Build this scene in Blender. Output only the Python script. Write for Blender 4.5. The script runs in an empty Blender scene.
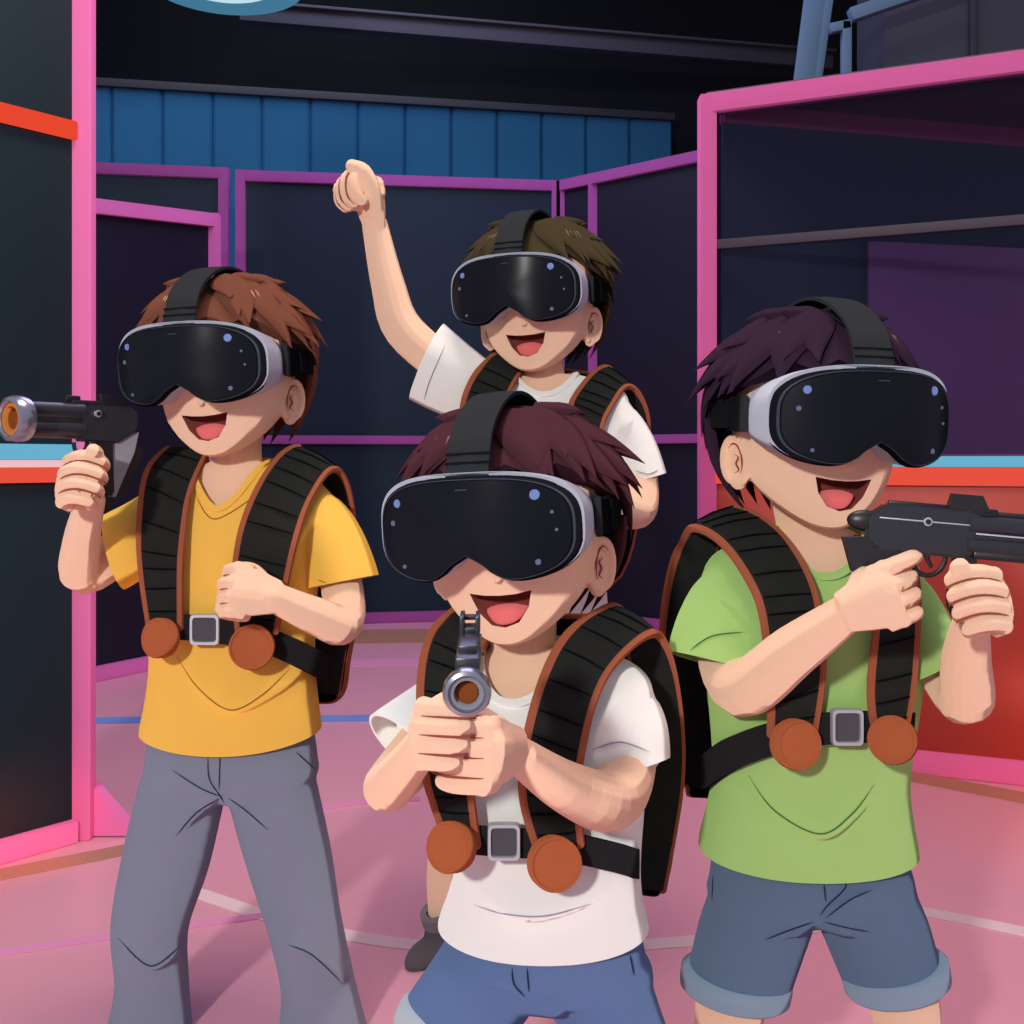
import bpy, bmesh, math, random
import numpy as np
from mathutils import Vector, Matrix, noise
random.seed(7)
sc = bpy.context.scene
C = sc.collection
F, HZ, H = 1100.0, 460.0, 1.06          # focal length (px), horizon row, camera height (m)
R = math.radians

def P(px, py, Y):                        # a point at depth Y
    return Vector(((px - 512) * Y / F, Y, H - (py - HZ) * Y / F))
def FL(px, py):                          # a point on the floor
    Y = F * H / (py - HZ)
    return Vector(((px - 512) * Y / F, Y, 0))

# ------------------------------------------------------------------ materials
MATS = {}
def lin(c):
    return [((v / 255) / 12.92 if v / 255 <= .04045 else (((v / 255) + .055) / 1.055) ** 2.4) for v in c] + [1]
def _col(nt, rgb, vary, scale):
    n = nt.nodes.new('ShaderNodeTexNoise'); n.inputs['Scale'].default_value = scale; n.inputs['Detail'].default_value = 3
    m = nt.nodes.new('ShaderNodeMix'); m.data_type = 'RGBA'
    a = lin(rgb)
    m.inputs[6].default_value = [v * (1 - vary) for v in a[:3]] + [1]
    m.inputs[7].default_value = [min(1, v * (1 + vary)) for v in a[:3]] + [1]
    tc = nt.nodes.new('ShaderNodeTexCoord')
    nt.links.new(tc.outputs['Object'], n.inputs['Vector'])
    nt.links.new(n.outputs['Fac'], m.inputs[0])
    return m.outputs[2]
def toon(name, rgb, size=.82, smooth=.07, vary=.05, scale=6):
    m = bpy.data.materials.new(name); m.use_nodes = True; nt = m.node_tree; nt.nodes.clear()
    o = nt.nodes.new('ShaderNodeOutputMaterial'); t = nt.nodes.new('ShaderNodeBsdfToon')
    t.inputs['Size'].default_value = size; t.inputs['Smooth'].default_value = smooth
    nt.links.new(_col(nt, rgb, vary, scale), t.inputs['Color'])
    nt.links.new(t.outputs[0], o.inputs[0]); MATS[name] = m
    return m
def pbr(name, rgb, rough=.5, metal=0, vary=.06, scale=8, spec=.5, coat=0):
    m = bpy.data.materials.new(name); m.use_nodes = True; nt = m.node_tree
    b = nt.nodes['Principled BSDF']
    nt.links.new(_col(nt, rgb, vary, scale), b.inputs['Base Color'])
    b.inputs['Roughness'].default_value = rough; b.inputs['Metallic'].default_value = metal
    b.inputs['Specular IOR Level'].default_value = spec
    b.inputs['Coat Weight'].default_value = coat
    MATS[name] = m; return m
def emit(name, rgb, s):
    m = bpy.data.materials.new(name); m.use_nodes = True; nt = m.node_tree; nt.nodes.clear()
    o = nt.nodes.new('ShaderNodeOutputMaterial'); e = nt.nodes.new('ShaderNodeEmission')
    e.inputs['Color'].default_value = lin(rgb); e.inputs['Strength'].default_value = s
    nt.links.new(e.outputs[0], o.inputs[0]); MATS[name] = m; return m

skin = toon('skin', (243, 204, 173), .86, .05, .02)
mouth_in = toon('mouth_inside', (132, 66, 60), .95)
tongue_m = toon('tongue_pink', (240, 122, 122), .85)
yellow = toon('yellow_cotton', (246, 196, 88))
white = toon('white_cotton', (240, 243, 236), vary=.02)
green = toon('green_cotton', (166, 208, 122))
greyp = toon('grey_trousers', (134, 143, 160), .86)
denim_a = toon('blue_denim', (100, 124, 166), .86)
denim_b = toon('slate_denim', (98, 119, 144), .86)
cuff_a = toon('pale_cuff', (184, 200, 206), .86)
cuff_b = toon('slate_cuff', (140, 162, 182), .86)
hair_brown = toon('brown_hair', (116, 72, 56), .8, .1)
hair_olive = toon('olive_hair', (68, 60, 42), .8, .1)
hair_plum = toon('plum_hair', (76, 44, 52), .8, .1)
hair_violet = toon('violet_black_hair', (54, 38, 54), .8, .1)
strap_m = toon('black_webbing', (42, 44, 42), .85, .1, .15, 40)
strap_rib = toon('webbing_rib', (18, 18, 19), .85, .1)
pack_m = toon('black_pack', (18, 17, 18), .85, .1)
brown = toon('brown_leather', (160, 92, 66), .85, .06)
brown_disc = toon('brown_leather_disc', (174, 98, 62), .85, .06)
belt_m = toon('belt_black', (38, 38, 40), .8, .06)
buckle_in = toon('buckle_dark', (82, 82, 88), .8)
silver = pbr('brushed_silver', (176, 178, 186), .42, .35)
steel_ring = pbr('polished_ring', (150, 154, 166), .22, .8)
bore_m = toon('copper_bore', (200, 128, 62), .9)
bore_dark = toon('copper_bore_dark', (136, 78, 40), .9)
gun_m = pbr('gun_metal', (44, 46, 52), .34, .25, .08, 20)
gun_d = pbr('gun_dark', (24, 24, 28), .4, .1)
gun_g = toon('gun_grey', (132, 134, 144), .85)
glass_m = pbr('visor_glass', (20, 22, 28), .26, 0, .3, 9, .07)
rim_m = toon('visor_rim_black', (25, 26, 31), .8)
edge_m = toon('visor_edge_grey', (66, 72, 84), .85)
shell_m = toon('visor_shell_grey', (186, 192, 206), .8, .1)
disc_m = toon('visor_disc_blue', (120, 148, 208), .95)
disc_s = toon('visor_disc_small', (104, 116, 148), .95)
hstrap = toon('headband_black', (48, 51, 53), .8, .08)
hstrap_d = toon('headband_dark', (24, 25, 28), .8)
skin_line = toon('skin_shade_line', (150, 84, 70), .95)  # darker skin tone, stands in for crease shade
line_m = toon('seam_dark', (52, 44, 50), .9)
line_w = toon('seam_fold_lilac', (172, 160, 176), .9)
line_y = toon('seam_fold_ochre', (160, 112, 50), .9)
line_g = toon('seam_fold_green', (84, 120, 66), .9)
line_d = toon('seam_fold_navy', (44, 54, 80), .9)
sock = toon('grey_sock', (112, 108, 112), .85)
shoe_m = toon('grey_shoe', (88, 84, 88), .85)
sole_m = toon('dark_sole', (70, 64, 68), .85)

# ------------------------------------------------------------------ objects
def root(name, loc, label, cat, group=None):
    o = bpy.data.objects.new(name, None); C.objects.link(o); o.location = loc
    o.empty_display_size = .1
    o['label'] = label; o['category'] = cat
    if group: o['group'] = group
    return o
def mesh_obj(name, me, mats, parent=None, label=None, smooth=True, sharp=None):
    o = bpy.data.objects.new(name, me); C.objects.link(o)
    if parent is not None:
        L = Vector((0, 0, 0)); p = parent
        while p is not None: L += p.location; p = p.parent
        me.transform(Matrix.Translation(-L)); o.parent = parent
    if not me.materials:
        for m in (mats if isinstance(mats, (list, tuple)) else [mats]): me.materials.append(m)
    if smooth:
        me.polygons.foreach_set('use_smooth', [True] * len(me.polygons))
        if sharp: me.set_sharp_from_angle(angle=R(sharp))
    if label: o['label'] = label
    return o
def fin(bm, name, mats, parent=None, label=None, sharp=35, smooth=True):
    bmesh.ops.recalc_face_normals(bm, faces=bm.faces)
    me = bpy.data.meshes.new(name); bm.to_mesh(me); bm.free()
    return mesh_obj(name, me, mats, parent, label, smooth, sharp)
def struct(o): o['kind'] = 'structure'; return o

# ------------------------------------------------------------------ shapes
def cr(pts, n=6, closed=False):
    pts = [np.array(p, float) for p in pts]; out = []; N = len(pts)
    for i in range(N if closed else N - 1):
        if closed: a, b, c, d = pts[(i - 1) % N], pts[i], pts[(i + 1) % N], pts[(i + 2) % N]
        else: a, b, c, d = pts[max(i - 1, 0)], pts[i], pts[i + 1], pts[min(i + 2, N - 1)]
        for k in range(n):
            t = k / n
            out.append(.5 * (2 * b + (c - a) * t + (2 * a - 5 * b + 4 * c - d) * t * t + (3 * b - a - 3 * c + d) * t ** 3))
    if not closed: out.append(pts[-1])
    return out
def rings(bm, RR, cap0=True, cap1=True, closed=False, mi=0):
    V = [[bm.verts.new(p) for p in r] for r in RR]; n = len(V[0]); fs = []
    for i in range(len(V) if closed else len(V) - 1):
        a, b = V[i], V[(i + 1) % len(V)]
        for k in range(n):
            fs.append(bm.faces.new((a[k], a[(k + 1) % n], b[(k + 1) % n], b[k])))
    if not closed:
        if cap0: fs.append(bm.faces.new(V[0][::-1]))
        if cap1: fs.append(bm.faces.new(V[-1]))
    for f in fs: f.material_index = mi
    return fs
def tube(bm, pts, rad, seg=14, up=None, ratio=1.0, closed=False, mi=0, round_ends=False):
    pts = [Vector(p) for p in pts]; N = len(pts); RR = []
    if not hasattr(rad, '__len__'): rad = [rad] * N
    prev = None
    for i, p in enumerate(pts):
        if closed: t = (pts[(i + 1) % N] - pts[i - 1]).normalized()
        else: t = (pts[min(i + 1, N - 1)] - pts[max(i - 1, 0)]).normalized()
        if up is not None: s = Vector(up).cross(t)
        elif prev is None: s = t.orthogonal()
        else: s = prev - t * prev.dot(t)
        if s.length < 1e-6: s = t.orthogonal()
        s.normalize(); prev = s; u = t.cross(s)
        RR.append([p + s * rad[i] * math.cos(a) + u * rad[i] * ratio * math.sin(a) for a in (2 * math.pi * k / seg for k in range(seg))])
    fs = rings(bm, RR, closed=closed, mi=mi)
    if round_ends and not closed:
        ell(bm, pts[0], (rad[0],) * 3, mi=mi); ell(bm, pts[-1], (rad[-1],) * 3, mi=mi)
    return fs
def ell(bm, c, r, rot=None, u=20, v=12, mi=0):
    M = Matrix.Translation(Vector(c)) @ (rot.to_4x4() if rot is not None else Matrix.Identity(4)) @ Matrix.Diagonal((*r, 1))
    g = bmesh.ops.create_uvsphere(bm, u_segments=u, v_segments=v, radius=1, matrix=M)
    for vv in g['verts']:
        for f in vv.link_faces: f.material_index = mi
def box(bm, M, size, bev=.0, mi=0, seg=2):
    g = bmesh.ops.create_cube(bm, size=1, matrix=M @ Matrix.Diagonal((*size, 1)))
    fs = {f for v in g['verts'] for f in v.link_faces}
    for f in fs: f.material_index = mi
    if bev:
        es = {e for v in g['verts'] for e in v.link_edges}
        r = bmesh.ops.bevel(bm, geom=list(es), offset=bev, segments=seg, affect='EDGES', profile=.5)
        for f in r['faces']: f.material_index = mi
def bar(bm, a, b, w, d, up=(0, 0, 1), bev=.004, mi=0):
    a, b = Vector(a), Vector(b); t = (b - a); L = t.length; t.normalize()
    s = Vector(up).cross(t)
    if s.length < 1e-4: s = Vector((1, 0, 0)).cross(t)
    s.normalize(); u = t.cross(s)
    M = Matrix((t, s, u)).transposed().to_4x4(); M.translation = (a + b) / 2
    box(bm, M, (L, d, w), bev, mi)
def prism(bm, pts, off, mi=0):
    a = [bm.verts.new(p) for p in pts]; b = [bm.verts.new(Vector(p) + Vector(off)) for p in pts]; n = len(a)
    fs = [bm.faces.new(a), bm.faces.new(b[::-1])] + [bm.faces.new((a[k], b[k], b[(k + 1) % n], a[(k + 1) % n])) for k in range(n)]
    for f in fs: f.material_index = mi
    return fs
def evaluated(bm, mods, extra=None):
    bmesh.ops.recalc_face_normals(bm, faces=bm.faces)
    me = bpy.data.meshes.new('tmp'); bm.to_mesh(me); bm.free()
    o = bpy.data.objects.new('tmp', me); C.objects.link(o)
    mods(o)
    dg = bpy.context.evaluated_depsgraph_get(); dg.update()
    out = bpy.data.meshes.new_from_object(o.evaluated_get(dg))
    bpy.data.objects.remove(o); bpy.data.meshes.remove(me)
    return out
def fuse(bm, voxel, smooth):
    def mods(o):
        m = o.modifiers.new('r', 'REMESH'); m.mode = 'VOXEL'; m.voxel_size = voxel
        if smooth:
            s = o.modifiers.new('s', 'SMOOTH'); s.iterations = smooth; s.factor = .5
    return evaluated(bm, mods)

# =================================================================== SETTING
pink = toon('pink_frame_paint', (236, 126, 186), .95, .05, .03)
pink_dim = toon('magenta_frame_paint', (160, 82, 146), .95, .05, .03)
rail_dark = toon('dim_rail_paint', (166, 84, 124), .95)
navy = pbr('dark_navy_panel', (13, 34, 50), .55, 0, .25, 1.2, .2)
booth_pink = toon('booth_frame_paint', (206, 104, 164), .95, .05, .03)
booth_bar = pbr('booth_bar_paint', (52, 46, 58), .7)
booth_back = pbr('booth_back_panel', (56, 74, 84), .8, 0, .2, 1.2, .05)
ink = pbr('ink_violet_panel', (27, 26, 42), .5, 0, .25, 1.2, .2)
black_teal = pbr('black_teal_panel', (18, 40, 48), .6, 0, .25, 1, .25)
red_panel = pbr('rust_red_panel', (164, 70, 58), .45, 0, .12, 1.5, .2)
violet_panel = pbr('violet_panel', (140, 98, 146), .6, 0, .1, 1, .15)
brown_dark = pbr('dark_brown_soffit', (70, 58, 64), .7, 0, .1)
blue_steel = toon('blue_corrugated', (56, 116, 164), .95, .05, .1, 2)
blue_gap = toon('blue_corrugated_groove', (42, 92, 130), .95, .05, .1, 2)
dark_wall = pbr('dark_hall_wall', (20, 22, 30), .8, 0, .3, .6, .1)
beam_m = pbr('grey_beam', (46, 46, 58), .7)
col_m = pbr('slate_blue_steel', (80, 112, 136), .6)
duct_m = pbr('slate_duct', (58, 60, 76), .7)
cyan_e = emit('cyan_led', (120, 200, 235), .75)
red_e = emit('red_led', (255, 90, 70), .8)
orange_e = emit('orange_led', (255, 80, 52), .8)
whitep_e = emit('white_pink_led', (250, 200, 205), .9)

# floor: glossy violet-pink resin
def floor_mat():
    m = bpy.data.materials.new('glossy_pink_floor'); m.use_nodes = True; nt = m.node_tree; b = nt.nodes['Principled BSDF']
    tc = nt.nodes.new('ShaderNodeTexCoord')
    nz = nt.nodes.new('ShaderNodeTexNoise'); nz.inputs['Scale'].default_value = .8
    nt.links.new(tc.outputs['Object'], nz.inputs['Vector'])
    r = nt.nodes.new('ShaderNodeValToRGB'); e = r.color_ramp.elements
    e[0].position = .3; e[0].color = lin((206, 146, 158)); e[1].position = .7; e[1].color = lin((212, 152, 164))
    nt.links.new(nz.outputs['Fac'], r.inputs[0]); nt.links.new(r.outputs[0], b.inputs['Base Color'])
    b.inputs['Roughness'].default_value = .3; b.inputs['Specular IOR Level'].default_value = .3
    return m
bm = bmesh.new()
box(bm, Matrix.Translation((0, 5.4, -.05)), (12, 11.2, .1))
floor = struct(fin(bm, 'floor', floor_mat(), smooth=False))
lw = toon('line_white', (236, 208, 206), .95); lb = toon('line_blue', (120, 150, 220), .95)
lp = toon('line_pink', (226, 150, 190), .95); lt = toon('line_shade_tan', (176, 132, 112), .95); lm = toon('line_magenta', (206, 92, 160), .95)
NL = [0]
def floor_line(px, w, mat, z=.002):
    NL[0] += 1; z += .0006 * NL[0]
    pts = [Vector(v) for v in cr([FL(*p) for p in px], 8)]; bm = bmesh.new(); rows = []
    for i, p in enumerate(pts):
        t = (pts[min(i + 1, len(pts) - 1)] - pts[max(i - 1, 0)]).normalized(); s = Vector((-t.y, t.x, 0)) * w / 2
        rows.append([p + s + Vector((0, 0, .0005)), p + s + Vector((0, 0, z)), p - s + Vector((0, 0, z)), p - s + Vector((0, 0, .0005))])
    rings(bm, rows); o = fin(bm, 'floor_line', mat, floor, smooth=False); o['kind'] = 'structure'; return o
floor_line([(150, 880), (195, 893), (290, 923), (410, 945), (560, 950), (760, 935), (900, 915)], .05, lw)
floor_line([(780, 893), (920, 912), (1060, 940)], .05, lw)
floor_line([(-60, 964), (0, 954), (140, 933), (290, 913)], .03, lp)
floor_line([(60, 722), (170, 720), (320, 719), (430, 718)], .10, lb)
floor_line([(300, 664), (420, 662), (560, 661)], .16, lp)
floor_line([(300, 638), (430, 636), (560, 636)], .5, lt)
floor_line([(310, 811), (360, 803), (420, 800)], .03, lp)
floor_line([(-40, 884), (60, 864), (180, 840)], .07, lt)
floor_line([(895, 774), (1060, 806)], .10, lt)  # tan strip painted in for shadow and reflection below the booth rail

# hall walls
bm = bmesh.new()
box(bm, Matrix.Translation((-1, 9.6, 2.9)), (16, .1, 6))
struct(fin(bm, 'wall_back', dark_wall, smooth=False))
bm = bmesh.new(); box(bm, Matrix.Translation((5.9, 6.3, 2.9)), (.1, 6.6, 6)); struct(fin(bm, 'wall_right', dark_wall, smooth=False))
bm = bmesh.new(); box(bm, Matrix.Translation((-6.0, 6.3, 2.9)), (.1, 6.6, 6)); struct(fin(bm, 'wall_left', dark_wall, smooth=False))
bm = bmesh.new(); box(bm, Matrix.Translation((-.05, 7.9, 5.75)), (11.8, 3.4, .1)); struct(fin(bm, 'ceiling', dark_wall, smooth=False))

# blue ribbed curtain wall band behind the partitions
t = root('corrugated_panel', (0, 8.6, 0), 'long blue ribbed metal cladding band above the rear partitions', 'cladding')
a0, a1 = P(60, 88, 8.3), P(672, 123, 9.2)
bm = bmesh.new(); n = 13
tz, bz = 3.88, 0.0
d = (a1 - a0); d.z = 0; dl = d.length; d.normalize(); nrm = Vector((d.y, -d.x, 0))
prof = []
for k in range(n):
    for f, o in ((.02, 0), (.07, .03), (.93, .03), (.98, 0)):
        prof.append(Vector((a0.x, a0.y, 0)) + d * dl * (k + f) / n + nrm * o)
back = [p - nrm * .06 for p in (prof[-1], prof[0])]
poly = prof + back
fs = prism(bm, [p + Vector((0, 0, bz)) for p in poly], (0, 0, tz - bz))
bm.faces.ensure_lookup_table()
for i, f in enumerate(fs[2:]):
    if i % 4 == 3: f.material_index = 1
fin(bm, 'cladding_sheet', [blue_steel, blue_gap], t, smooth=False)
bm = bmesh.new(); bar(bm, Vector((a0.x, a0.y, tz + .03)) + nrm * .03, Vector((a1.x, a1.y, tz + .03)) + nrm * .03, .06, .1); fin(bm, 'top_flashing', beam_m, t)

# overhead steel
t = root('ceiling_beam', P(560, 40, 7.8), 'long grey roof beam crossing the dark hall above the blue cladding', 'beam')
bm = bmesh.new(); bar(bm, P(240, 13, 7.4), P(830, 62, 8.3), .13, .1); fin(bm, 'web', beam_m, t)
bm = bmesh.new(); bar(bm, P(240, 6, 7.4), P(830, 55, 8.3), .02, .2); fin(bm, 'flange', beam_m, t)
t = root('steel_column', P(812, 100, 6.2), 'slate blue leaning steel column rising behind the glass booth', 'column')
bm = bmesh.new(); bar(bm, P(808, 130, 6.2), P(832, -40, 6.2), .13, .05, up=(0, 1, 0)); fin(bm, 'web', col_m, t)
bm = bmesh.new(); bar(bm, P(798, 130, 6.15), P(820, -40, 6.15), .03, .12, up=(0, 1, 0)); fin(bm, 'flange', col_m, t)
t = root('pipe_bracket', P(845, 60, 6.0), 'slate blue bent pipe bracket beside the leaning steel column', 'pipe')  # steel bracket built from pipe lengths beside the column
bm = bmesh.new(); bar(bm, P(846, 110, 6.0), P(846, 22, 6.0), .05, .05, up=(0, 1, 0)); fin(bm, 'upright', col_m, t)
bm = bmesh.new(); bar(bm, P(850, 16, 6.0), P(960, -22, 6.0), .07, .07, up=(0, 1, 0)); fin(bm, 'arm', col_m, t)
bm = bmesh.new(); bar(bm, P(830, 29, 6.0), P(850, 25, 6.0), .05, .05, up=(0, 1, 0)); fin(bm, 'stub', col_m, t)
t = root('ventilation_duct', P(950, 30, 6.4), 'large slate grey duct box above the right glass booth', 'duct')
bm = bmesh.new(); prism(bm, [P(884, 100, 6.4), P(1090, 100, 6.4), P(1090, -80, 6.4), P(884, -80, 6.4)], (0, .5, 0)); fin(bm, 'casing', duct_m, t, smooth=False)
bm = bmesh.new(); bar(bm, P(973, 100, 6.38), P(973, -80, 6.38), .045, .04, up=(0, 1, 0)); fin(bm, 'seam_strip', beam_m, t)
# round ceiling lamp
lc = P(224, -20, 6.0)
t = root('ceiling_lamp', lc, 'round glowing ceiling lamp with a blue rim at top left', 'lamp')
def lathe(bm, prof, c, ax='z', seg=40, mi=0):
    RR = [[c + Vector((r * math.cos(a), r * math.sin(a), z)) for a in (2 * math.pi * k / seg for k in range(seg))] for r, z in prof]
    rings(bm, RR, mi=mi)
bm = bmesh.new(); lathe(bm, [(.30, .02), (.28, -.012), (.2, -.03), (.02, -.036)], lc); fin(bm, 'diffuser', emit('lamp_white_blue', (200, 236, 246), .9), t)
bm = bmesh.new(); lathe(bm, [(.20, .12), (.44, .1), (.45, .02), (.43, -.02), (.33, -.012), (.30, .03)], lc); fin(bm, 'rim', emit('lamp_rim_blue', (84, 150, 186), .6), t)
bm = bmesh.new(); bar(bm, lc + Vector((0, 0, .1)), lc + Vector((0, 0, 2.1)), .03, .03); fin(bm, 'stem', beam_m, t)

# ---- near left barrier
t = root('arena_barrier', FL(84, 842), 'near left pink framed black barrier wall with orange and red light strips', 'barrier', None)
p0 = FL(84, 838); p1 = FL(-20, 868); p1 = p0 + (p1 - p0) * 1.9
TOPZ = 2.9; up = Vector((0, 0, 1))
bm = bmesh.new(); bar(bm, p0, p0 + up * TOPZ, .052, .05, up=(0, 1, 0)); fin(bm, 'post', pink, t)
dv = (p1 - p0).normalized(); nv = Vector((-dv.y, dv.x, 0));  nv = nv if nv.y < 0 else -nv
bm = bmesh.new(); bar(bm, p0 + up * .03 + dv * .03, p1 + up * .03, .06, .05); fin(bm, 'bottom_rail', pink, t)
bm = bmesh.new(); bar(bm, p0 + up * (TOPZ - .03) + dv * .03, p1 + up * (TOPZ - .03), .06, .05); fin(bm, 'top_rail', pink, t)
bm = bmesh.new(); bar(bm, p0 + up * .53 + dv * .02 - nv * .012, p1 + up * .53 - nv * .012, .96, .014); fin(bm, 'lower_panel', black_teal, t)
bm = bmesh.new(); bar(bm, p0 + up * 1.97 + dv * .02 - nv * .012, p1 + up * 1.97 - nv * .012, 1.84, .014); fin(bm, 'upper_panel', black_teal, t)
for z, h, m, nm in ((1.975, .05, orange_e, 'orange_light_strip'), (1.082, .042, cyan_e, 'cyan_light_strip'), (1.05, .02, whitep_e, 'white_light_strip'), (1.02, .042, red_e, 'red_light_strip')):
    bm = bmesh.new(); bar(bm, p0 + up * z + dv * .028 + nv * .006, p1 + up * z + nv * .006, h, .022); fin(bm, nm, m, t)
bm = bmesh.new(); g = [P(92, 786, 3.09), P(136, 832, 3.09), P(92, 842, 3.09)]; g[1].z = .004; g[2].z = .004
prism(bm, g, (0, .05, 0)); fin(bm, 'foot_gusset', pink, t, smooth=False)

def framed(name, label, corners, w, d, mats, rails=(), posts=(), cat='partition', group=None, panel_label=None):
    """corners: base-left, base-right (floor points), height left, height right"""
    a, b, ha, hb = corners
    t = root(name, (a + b) / 2, label, cat, group)
    at = lambda s, z: a + (b - a) * s + up * z
    fr, pn = mats
    for nm, s, h in (('post', 0, ha), ('post', 1, hb)):
        bm = bmesh.new(); bar(bm, at(s, 0), at(s, h), w, d, up=(0, 1, 0)); fin(bm, nm, fr, t)
    bm = bmesh.new(); bar(bm, at(0, ha - w / 2), at(1, hb - w / 2), w, d); fin(bm, 'top_rail', fr, t)
    bm = bmesh.new(); bar(bm, at(0, w / 2), at(1, w / 2), w, d); fin(bm, 'bottom_rail', fr, t)
    for z in rails:
        bm = bmesh.new(); bar(bm, at(0, z), at(1, z), w * .8, d); fin(bm, 'middle_rail', fr, t)
    for s in posts:
        bm = bmesh.new(); bar(bm, at(s, 0), at(s, ha + (hb - ha) * s), w * .7, d, up=(0, 1, 0)); fin(bm, 'inner_post', fr, t)
    bm = bmesh.new(); n = Vector(((b - a).y, -(b - a).x, 0)).normalized()
    prism(bm, [at(0, .02), at(1, .02), at(1, hb - .02), at(0, ha - .02)], n * -.012); fin(bm, 'panel', pn, t, smooth=False)
    return t
def base(px, Y): return Vector(((px - 512) * Y / F, Y, 0))
framed('door_partition', 'low dark partition with bright pink frame behind the boy in yellow', (base(60, 5.1), base(214, 5.95), 2.29, 2.39), .072, .06, (pink_dim if False else toon('mid_pink_paint', (214, 112, 178), .95), ink))
framed('rear_partition', 'tall magenta framed rear partition on the far left under the blue cladding', (base(20, 6.75), base(224, 6.98), 2.90, 2.91), .07, .06, (pink_dim, navy))
framed('rear_partition', 'wide magenta framed navy rear partition behind the boy with the raised fist', (base(241, 7.0), base(556, 7.38), 2.90, 2.93), .07, .06, (pink_dim, navy), rails=(1.19,))
framed('rear_partition', 'angled magenta framed rear partition joining the corner to the glass booth', (base(560, 7.38), base(708, 6.62), 2.93, 2.93), .07, .06, (pink_dim, ink), rails=(1.19,), posts=(.24,))

# ---- right glass booth
t = root('glass_booth', base(880, 3.8), 'right pink framed glass booth with rust red lower panel and light strips', 'booth')
b0, b1 = base(707, 4.03), base(1024, 3.6); b1 = b0 + (b1 - b0) * 1.35
bt = 2.39
bm = bmesh.new(); bar(bm, b0, b0 + up * bt, .075, .06, up=(0, 1, 0)); fin(bm, 'post', booth_pink, t)
bm = bmesh.new(); bar(bm, b0 + up * (bt - .03), b1 + up * (bt - .03), .07, .06); fin(bm, 'top_rail', booth_pink, t)
bm = bmesh.new(); bar(bm, b0 + up * .04, b1 + up * .04, .08, .06); fin(bm, 'bottom_rail', pink, t)
dn = (b1 - b0).normalized(); nn = Vector((dn.y, -dn.x, 0)); nn = nn if nn.y < 0 else -nn
bm = bmesh.new(); bar(bm, b0 + up * .52 + dn * .03, b1 + up * .52, .9, .03); fin(bm, 'lower_panel', red_panel, t)
bm = bmesh.new(); bar(bm, b0 + up * 1.055 + dn * .036, b1 + up * 1.055, .036, .05); fin(bm, 'cyan_light_strip', cyan_e, t)
bm = bmesh.new(); bar(bm, b0 + up * 1.005 + dn * .036, b1 + up * 1.005, .062, .055); fin(bm, 'red_light_strip', red_e, t)
bm = bmesh.new(); bar(bm, b0 + up * 1.845 + dn * .03, b1 + up * 1.845, .035, .03); fin(bm, 'glazing_bar', booth_bar, t)
gm = bpy.data.materials.new('smoked_glass'); gm.use_nodes = True; nt = gm.node_tree; nt.nodes.clear()
o_ = nt.nodes.new('ShaderNodeOutputMaterial'); tr = nt.nodes.new('ShaderNodeBsdfTransparent'); gl = nt.nodes.new('ShaderNodeBsdfDiffuse'); mx = nt.nodes.new('ShaderNodeMixShader')
tr.inputs[0].default_value = (.70, .70, .78, 1); gl.inputs[0].default_value = lin((60, 56, 84)); mx.inputs[0].default_value = .08
nt.links.new(tr.outputs[0], mx.inputs[1]); nt.links.new(gl.outputs[0], mx.inputs[2]); nt.links.new(mx.outputs[0], o_.inputs[0])
for z0, z1 in ((1.08, 1.83), (1.86, 2.33)):
    bm = bmesh.new(); bar(bm, b0 + up * (z0 + z1) / 2 + dn * .036, b1 + up * (z0 + z1) / 2, z1 - z0, .008, bev=0); fin(bm, 'glass_pane', gm, t, smooth=False)
c0 = base(722, 4.1); c1 = base(1024, 4.42); c1 = c0 + (c1 - c0) * 1.5
bm = bmesh.new(); bar(bm, c0 + up * (bt - .04), c1 + up * (bt - .04), .07, .05); fin(bm, 'back_rail', rail_dark, t)
bm = bmesh.new(); bar(bm, c0 + up * 1.2, c1 + up * 1.2, 2.36, .02); fin(bm, 'back_panel', booth_back, t)
bm = bmesh.new(); s0 = base(868, 4.2); s1 = base(1100, 4.42); bar(bm, s0 + up * 1.48, s1 + up * 1.48, .83, .02); fin(bm, 'violet_screen', violet_panel, t)
bm = bmesh.new(); prism(bm, [b0 + up * (bt - .002), b1 + up * (bt - .002), c1 + up * (bt - .002), c0 + up * (bt - .002)], (0, 0, .02)); fin(bm, 'soffit', brown_dark, t, smooth=False)

# =================================================================== PEOPLE
class Fr:                                # head frame
    def __init__(s, px, py, Y, yaw, roll=0, pitch=0, k=1.0):
        s.c = P(px, py, Y)
        s.M = Matrix.Translation(s.c) @ Matrix.Rotation(R(yaw), 4, 'Z') @ Matrix.Rotation(R(-roll), 4, 'Y') @ Matrix.Rotation(R(pitch), 4, 'X') @ Matrix.Scale(k, 4)
    def __call__(s, x, y, z): return s.M @ Vector((x, y, z))
    def bm(s, bm): bmesh.ops.transform(bm, matrix=s.M, verts=bm.verts); return bm

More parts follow.
